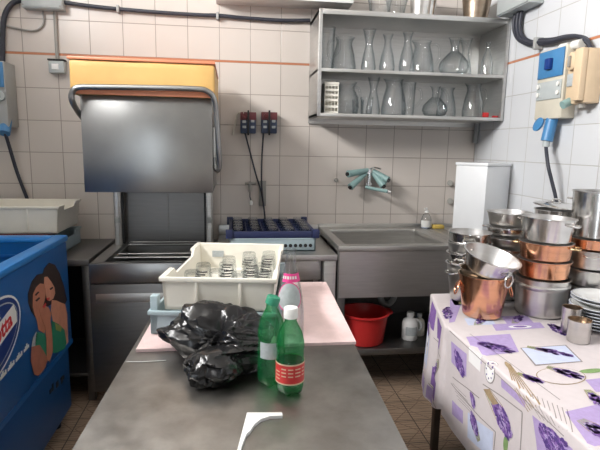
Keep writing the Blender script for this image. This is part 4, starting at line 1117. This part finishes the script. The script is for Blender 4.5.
def bunch(b, mp, p, q, w, lay, n=60, stems=True):
    n = int(n*2.2)
    # lavender: stems at p, flower heads spreading towards q
    p, q = Vector(p), Vector(q); d = q-p; L_ = d.length; d.normalize(); o = Vector((-d.y, d.x)); ang = math.atan2(d.y, d.x)
    if stems:
        for k in range(7):
            f_ = (k-3)/3; line(b, mp, p+o*f_*w*.18, p+d*L_*.5+o*f_*w*.4, .0025, 'cloth_green' if k % 2 else 'cloth_tan', lay, 4)
    for k in range(n):
        t_ = random.uniform(.28, 1.); f_ = random.uniform(-1, 1)*min(1, (t_-.1)*1.6)*(1-.65*max(0, t_-.55)/.45)
        c = p+d*L_*t_+o*f_*w*.5
        disc(b, mp, c, random.uniform(.008, .015), random.uniform(.004, .0065), ang+random.uniform(-.5, .5)+f_*.4, random.choice(['cloth_purple', 'cloth_violet', 'cloth_violet', 'cloth_lilac', 'cloth_purple']), lay+1+(k % 3)*.3, 7)
# far cloth
b, mp = clothmesh('tablecloth', '', CT, foldA, 1.755, 2.232, .74, .43, back=.40, skew=.27, dropf=lambda y: .80+.20*min(1, max(0, (y-1.78)/.2)))
def sA(u, v): return sy_side(u, v, CT)
def tA(u, v): return sy_top(u, v, CT)
patch(b, mp, (tA(432, 300), tA(445, 300), tA(452, 322), tA(447, 323)), 'cloth_lilac', 0)
bunch(b, mp, (.02, 1.83), (.05, 2.02), .06, 1, 30, False)
patch(b, mp, ((-.02, 1.86), (-.02, 1.99), (-.12, 1.99), (-.12, 1.86)), 'cloth_purple', 0); patch(b, mp, ((-.15, 2.05), (-.15, 2.17), (-.30, 2.17), (-.30, 2.05)), 'cloth_blue', 0)
disc(b, mp, (-.2, 2.10), .05, .035, 0, 'cloth_white', 1); disc(b, mp, (-.2, 2.10), .012, .01, 0, 'cloth_violet', 2)
patch(b, mp, ((-.26, 1.84), (-.26, 2.0), (-.345, 2.0), (-.345, 1.84)), 'cloth_purple', 0); bunch(b, mp, (-.05, 2.2), (-.15, 2.1), .05, 1, 24, False)
patch(b, mp, ((-.36, 1.95), (-.36, 2.2), (-.42, 2.2), (-.42, 1.95)), 'cloth_lilac', 0)
patch(b, mp, ((-.005, 2.02), (-.005, 2.16), (-.10, 2.16), (-.10, 2.02)), 'cloth_purple', 0); bunch(b, mp, (-.16, 1.82), (-.28, 1.98), .08, 1, 40)
line(b, mp, (-.13, 1.80), (-.13, 2.22), .004, 'cloth_grey', 1); line(b, mp, (-.35, 1.80), (-.35, 2.22), .004, 'cloth_grey', 1)
for (cx, cy) in ((.15, 2.1), (.33, 1.84), (.55, 2.12), (.16, 1.83), (.62, 1.9)):
    patch(b, mp, ((cx-.06, cy-.05), (cx+.06, cy-.05), (cx+.06, cy+.05), (cx-.06, cy+.05)), random.choice(['cloth_lilac', 'cloth_blue']), 0); bunch(b, mp, (cx-.03, cy-.04), (cx+.03, cy+.05), .05, 1, 20)
o = b.build('tablecloth', ang=80, flip=False); tag(o, 'far lavender print tablecloth hanging in folds under the copper and steel pots', 'tablecloth')
# near cloth
CB = CT+.006
b, mp = clothmesh('tablecloth', '', CB, foldB, .585, 1.785, .850, .375, front=.37)
def s_(u, v): return sy_side(u, v, CB)
def t_(u, v): return sy_top(u, v, CB)
# hanging side
patch(b, mp, (s_(450, 341), s_(466, 354), s_(466, 377), s_(450, 362)), 'cloth_lilac', 0); bunch(b, mp, s_(452, 343), s_(463, 374), .07, 1, 55, False)
disc(b, mp, s_(489, 371), .042, .032, .1, 'cloth_grey', 0, 22); disc(b, mp, s_(489, 371), .038, .028, .1, 'cloth_white', 1, 22)
for k in range(8): a = k*PI/4; c = Vector(s_(489, 371)); disc(b, mp, (c.x+.026*math.cos(a), c.y+.02*math.sin(a)), .004, .003, a, 'cloth_violet', 2, 6)
for (p, q) in (((483, 384), (521, 412)), ((521, 412), (519, 452)), ((450, 383), (494, 432)), ((494, 432), (492, 455)), ((452, 377), (480, 398))): line(b, mp, s_(*p), s_(*q), .004, 'cloth_grey', 0)
bunch(b, mp, s_(487, 391), s_(509, 437), .085, 0, 75)
patch(b, mp, (s_(484, 389), s_(489, 389), s_(497, 404), s_(492, 405)), 'cloth_tan', 2, 4)
bunch(b, mp, s_(470, 389), s_(475, 406), .035, 0, 22, False)
patch(b, mp, (s_(468, 412), s_(492, 432), s_(491, 458), s_(468, 437)), 'cloth_blue', 0); bunch(b, mp, s_(480, 441), s_(472, 413), .05, 1, 34)
disc(b, mp, s_(504, 444), .03, .014, 0, 'cloth_green', 0)
patch(b, mp, (s_(531, 415), s_(572, 449), s_(572, 470), s_(536, 452)), 'cloth_lilac', 0); bunch(b, mp, s_(531, 415), s_(566, 462), .09, 1, 90, False)
for k in range(5): line(b, mp, s_(452+k*1.5, 383+k*4), s_(466+k*2, 397+k*4.5), .002, 'cloth_grey', 0, 4)
patch(b, mp, (s_(452, 400), s_(463, 411), s_(463, 424), s_(452, 414)), 'cloth_lilac', 0, 5); patch(b, mp, (s_(500, 378), s_(524, 400), s_(524, 408), s_(500, 387)), 'cloth_lilac', 0, 5)
patch(b, mp, (s_(468, 347), s_(480, 357), s_(480, 372), s_(468, 361)), 'cloth_white', 0, 5); bunch(b, mp, s_(541, 424), s_(575, 468), .08, 2, 50, False)
# top
patch(b, mp, (t_(466, 337), t_(510, 334), t_(519, 352), t_(477, 357)), 'cloth_lilac', 0); bunch(b, mp, t_(468, 340), t_(512, 352), .08, 1, 60, False)
patch(b, mp, (t_(492, 324.5), t_(540, 322.5), t_(545, 328), t_(496, 331)), 'cloth_lilac', 0); disc(b, mp, t_(520, 327), .05, .016, 0, 'cloth_white', 1); disc(b, mp, t_(520, 327), .03, .010, 0, 'cloth_purple', 2)
bunch(b, mp, t_(546, 321), t_(566, 335), .07, 0, 50, False)
patch(b, mp, (t_(520, 348), t_(566, 345), t_(583, 362), t_(535, 366)), 'cloth_grey', 0); patch(b, mp, (t_(521.5, 348.5), t_(565, 345.8), t_(581, 361.5), t_(536, 365)), 'cloth_blue', 1); bunch(b, mp, t_(527, 347), t_(570, 356), .05, 2, 40)
disc(b, mp, t_(561, 376), .085, .055, .2, 'cloth_tan', 0, 26); disc(b, mp, t_(561, 376), .082, .052, .2, 'cloth_cream', 1, 26)
bunch(b, mp, t_(547, 367), t_(580, 378), .06, 2, 55)
bunch(b, mp, t_(517, 373), t_(540, 382), .04, 0, 32)
for k in range(6): line(b, mp, t_(507+k*.5, 364), t_(518+k*4.5, 398+k*1.3), .003, 'cloth_tan', 1, 6)
disc(b, mp, t_(508, 366), .03, .008, 1.3, 'cloth_tan', 2)
disc(b, mp, t_(592, 371), .05, .014, .1, 'cloth_green', 0)
patch(b, mp, (t_(585, 380), t_(604, 378), t_(612, 392), t_(596, 392)), 'cloth_lilac', 0)
bunch(b, mp, t_(587, 390), t_(606, 408), .05, 1, 34)
patch(b, mp, (t_(565, 412), t_(600, 404), t_(640, 440), t_(590, 447)), 'cloth_lilac', 0); bunch(b, mp, t_(580, 420), t_(615, 440), .07, 1, 50)
for k in range(9): line(b, mp, t_(527+k*5, 392+k*2.2), t_(533+k*5, 408+k*3), .002, 'cloth_grey', 0, 4)
line(b, mp, t_(470, 334), t_(560, 400), .003, 'cloth_grey', 0); line(b, mp, t_(450, 329), t_(560, 428), .003, 'cloth_grey', 1)
for (cx, cy) in ((.55, 1.0), (.25, .8), (.6, .75), (.7, 1.3)):
    patch(b, mp, ((cx-.08, cy-.07), (cx+.08, cy-.07), (cx+.08, cy+.07), (cx-.08, cy+.07)), random.choice(['cloth_lilac', 'cloth_blue']), 0); bunch(b, mp, (cx-.05, cy-.06), (cx+.05, cy+.06), .07, 1, 30)
o = b.build('tablecloth', ang=80, flip=False); tag(o, 'near lavender print tablecloth with straight hanging edge under the plates', 'tablecloth')

# ------------------------------------------------------------------ pots
CZ_ = CT+.0012
def pot(name, label, loc, r0, r1, h, mat, lining='tin_lining', lip=.006, ears=None, ring=None, band=False, rot=None, group=None, wall=.0018, earm='steel_polished'):
    g = thing(name, label, 'pot', (0, 0, 0), group)
    b = MB().use(mat)
    prof = [(0, 0), (r0-.008, 0), (r0, .007)]
    if band: prof += [(r0+(r1-r0)*.72, h*.72), (r0+(r1-r0)*.74+.006, h*.76), (r0+(r1-r0)*.8+.007, h*.82), (r0+(r1-r0)*.86, h*.86)]
    prof += [(r1, h-.005), (r1+lip, h-.003), (r1+lip, h)]
    b.lathe(prof, 40); 
    b.use(lining); b.lathe([(r1+lip, h), (r1-wall, h), (r0-wall, .01), (0, .009)], 40)
    bmesh.ops.remove_doubles(b.bm, verts=b.bm.verts[:], dist=1e-5)
    b.build('body', None, g)
    if ears is not None:
        for a in (ears, ears+PI):
            d = Vector((math.cos(a), math.sin(a), 0)); t_ = Vector((-d.y, d.x, 0)); z = h*.80; rr = r0+(r1-r0)*.8
            MB().tube([d*rr+t_*.03+Vector((0, 0, z)), d*(rr+.022)+t_*.027+Vector((0, 0, z)), d*(rr+.03)+Vector((0, 0, z-.004)), d*(rr+.022)-t_*.027+Vector((0, 0, z)), d*rr-t_*.03+Vector((0, 0, z))], .0042, 8, smooth=4).build('handle', earm, g)
    if ring is not None:
        for a in (ring, ring+PI):
            d = Vector((math.cos(a), math.sin(a), 0)); z = h*.74; rr = r0+(r1-r0)*.74
            M = Matrix.Translation(d*rr+Vector((0, 0, z))) @ Matrix.Rotation(a, 4, 'Z')
            e_ = MB().box(-.001, .008, -.012, .012, -.01, .014, .003).xf(M).build('handle_lug', earm, g)
            pts = [M @ Vector((.007+.006*(1-math.cos(2*PI*k/20)), .024*math.sin(2*PI*k/20), .004-.026+.026*math.cos(2*PI*k/20))) for k in range(20)]
            MB().tube(pts, .0036, 8, closed=True).build('ring_handle', earm, e_)
    g.location = loc; WLOC[g] = Vector(loc)
    if rot: g.rotation_euler = rot
    return g
def stackpots(name, base, labels, r0, r1, h, step, mats, ears, group=None):
    gs = []
    for k, lab in enumerate(labels):
        gs.append(pot(name, lab, Vector(base)+Vector((0, 0, k*step)), r0, r1, h, mats[k % len(mats)], ears=ears+.25*k if ears is not None else None, group=group))
    return gs
# left front: copper bucket with nested bronze pot and tilted steel bucket
bk = Vector((1.062, 1.915, CZ_))
pot('copper_bucket', 'shiny copper ice bucket with ring handles nearest the table corner', bk, .080, .106, .185, 'copper', 'copper_dull', .004, ring=R(-15), earm='copper')
pot('bronze_bucket', 'dull bronze bucket nested inside the shiny copper bucket', bk+Vector((0, 0, .022)), .074, .0985, .185, 'copper_dull', 'copper_dull', .003)
pot('ice_bucket', 'polished steel ice bucket tilted sideways on top of the copper bucket', Vector((1.046, 1.915, .892)), .060, .114, .15, 'steel_polished', 'tin_lining', .006, ring=R(-66), rot=(R(14), R(10), 0))
# left rear: tall nested steel buckets
base = (1.092, 2.128, CZ_)
lab = ['bottom steel bucket of the nested stack behind the copper bucket', 'second bucket up in the nested steel stack behind the copper bucket', 'third bucket up in the nested steel stack behind the copper bucket', 'topmost bucket of the nested steel stack behind the copper bucket']
stackpots('steel_bucket', base, lab, .070, .096, .18, .05, ['steel_worn', 'steel_polished'], R(200), 'nested steel buckets')
# rear centre stack
base = (1.297, 2.156, CZ_ - 0)
lab = ['lowest pot of the steel pile behind the middle copper pans', 'second pot of the steel pile behind the middle copper pans', 'third pot of the steel pile behind the middle copper pans', 'fourth pot of the steel pile behind the middle copper pans', 'top greenish steel pot of the pile in front of the white box']
for k in range(5):
    pot('steel_pot', lab[k], Vector(base)+Vector((0, 0, (0, .20, .25, .30, .35)[k])), .075 if k == 0 else .085, .098, .2 if k == 0 else (.049 if k < 4 else .07), 'steel_polished' if k % 2 else 'steel_worn', lip=.005, ears=R(-60) if k in (1, 3) else None, group='steel pile in front of the white box')
# middle stack
mb_ = Vector((1.340, 1.925, CZ_))
pot('steel_pot', 'wide steel pot with raised band under the two copper pans', mb_, .102, .108, .165, 'steel_worn', lip=.006, band=True)
pot('copper_pan', 'lower of the two copper pans in the middle stack', mb_+Vector((0, .0, .166)), .098, .107, .078, 'copper', lip=.004)
pot('copper_pan', 'upper of the two copper pans in the middle stack', mb_+Vector((0, 0, .245)), .098, .107, .076, 'copper', lip=.004, ears=R(-50), earm='brass')
pot('steel_pot', 'steel pot with dark open top above the two copper pans', mb_+Vector((-.004, 0, .322)), .096, .108, .105, 'steel_polished', lip=.006, ears=R(-68), rot=(0, R(2), 0))
# right stack
rb = Vector((1.580, 1.945, CZ_))
zz = 0
for (h_, m_, lab, ear) in ((.12, 'steel_worn', 'lowest pot of the tall stack beside the right wall', R(-80)), (.075, 'steel_worn', 'second pot of the tall stack beside the right wall', None), (.085, 'steel_worn', 'third pot of the tall stack beside the right wall', R(-130)), (.05, 'copper', 'shallow copper pan in the tall stack beside the right wall', None), (.205, 'steel_polished', 'tall steel pot topping the stack beside the right wall', R(-70))):
    pot('copper_pan' if m_ == 'copper' else 'steel_pot', lab, rb+Vector((0, 0, zz)), .094, .1, h_, m_, lip=.005, ears=ear); zz += h_+.001
# back right pot with tilted lid
rb2 = Vector((1.535, 2.155, CZ_))
zz = 0
for (h_, lab) in ((.25, 'tall steel pot at the back under the tilted lid, lowest of its stack'), (.18, 'steel pot carrying the tilted lid at the back of the table')):
    pot('steel_pot', lab, rb2+Vector((0, 0, zz)), .088, .094, h_, 'steel_polished', lip=.005); zz += h_+.001
L = rb2+Vector((-.005, 0, zz+.016))
g = thing('pot_lid', 'steel lid lying tilted on the pot at the back of the table', 'lid', (0, 0, 0))
MB().lathe([(0, .018), (.06, .014), (.095, .004), (.1, 0), (.1, -.004), (.094, -.003), (.06, .008), (0, .012)], 36).build('disc', 'steel_polished', g)
MB().tube([(-.02, 0, .014), (-.018, 0, .03), (.018, 0, .03), (.02, 0, .014)], .004, smooth=4).build('handle', 'steel_polished', g)
g.location = L; g.rotation_euler = (R(4), R(6), 0)

# ------------------------------------------------------------------ plates, cups
def plate(loc, label, r=.113):
    L = Vector(loc); g = thing('dinner_plate', label, 'plate', L, 'stacked white plates')
    MB().lathe([(0, .003), (r*.52, .003), (r*.55, 0), (r*.6, .001), (r*.66, .006), (r*.97, .0175), (r, .0195), (r*.97, .0215), (r*.66, .0105), (r*.58, .0065), (0, .0065)], 44, Matrix.Translation(L)).build('dish', 'porcelain', g)
    MB().lathe([(r*.955, .0181), (r*1.0008, .0194), (r*1.0008, .0202), (r*.94, .0211)], 44, Matrix.Translation(L)).build('rim_line', 'plate_blue', g)
    return g
pb = Vector((1.455, 1.715, CB+.0022))
ords = ['bottom', 'second', 'third', 'fourth', 'fifth', 'sixth', 'seventh', 'eighth', 'ninth']
p0 = plate(pb, 'bottom white plate of the stack beside the small metal cup')
NPL = 7
for k in range(1, NPL):
    dup(p0, pb+Vector((random.uniform(-.002, .002), random.uniform(-.002, .002), .0125*k)), f'{ords[k]} white plate from the bottom of the stack beside the metal cup' if k < NPL-1 else 'flower decorated white plate seventh in the stack, just below the offset ones')
tp_ = dup(p0, pb+Vector((.022, .02, .0125*NPL+.004)), 'white plate set askew under the topmost plate of the stack')
tp2 = dup(p0, pb+Vector((.024, .022, .0125*(NPL+1)+.004)), 'topmost white plate of the stack, set askew to the right')
# metal cup
L = Vector((1.275, 1.590, CB+.0012)); g = thing('metal_cup', 'small steel cup with coppery inside standing before the plates', 'cup', L)
b = MB().use('steel_worn'); b.lathe([(0, 0), (.036, 0), (.039, .004), (.040, .082), (.042, .085)], 28, Matrix.Translation(L)); b.use('copper_dull'); b.lathe([(.042, .085), (.038, .084), (.037, .07), (0, .068)], 28, Matrix.Translation(L)); b.build('body', None, g)
L = Vector((1.303, 1.674, CB+.0012)); g = thing('metal_cup', 'second small steel cup half hidden behind the coppery one', 'cup', L)
b = MB().use('steel_worn'); b.lathe([(0, 0), (.030, 0), (.033, .004), (.035, .103), (.036, .105)], 28, Matrix.Translation(L)); b.use('copper_dull'); b.lathe([(.036, .105), (.033, .104), (.031, .01), (0, .008)], 28, Matrix.Translation(L)); b.build('body', None, g)
# white jug at right edge
L = Vector((1.405, 1.545, CB+.0012)); g = thing('milk_jug', 'white porcelain jug with handle at the right edge before the plates', 'jug', L)
MB().lathe(lathe_glass([(.028, 0), (.034, .005), (.04, .035), (.036, .07), (.026, .085), (.03, .095)], .003), 28, Matrix.Translation(L)).build('body', 'porcelain', g)
MB().tube([L+Vector((-.028, -.01, .085)), L+Vector((-.05, -.014, .078)), L+Vector((-.055, -.015, .05)), L+Vector((-.036, -.012, .03))], .0055, 10, smooth=5).build('handle', 'porcelain', g)
bpy.context.view_layer.update()
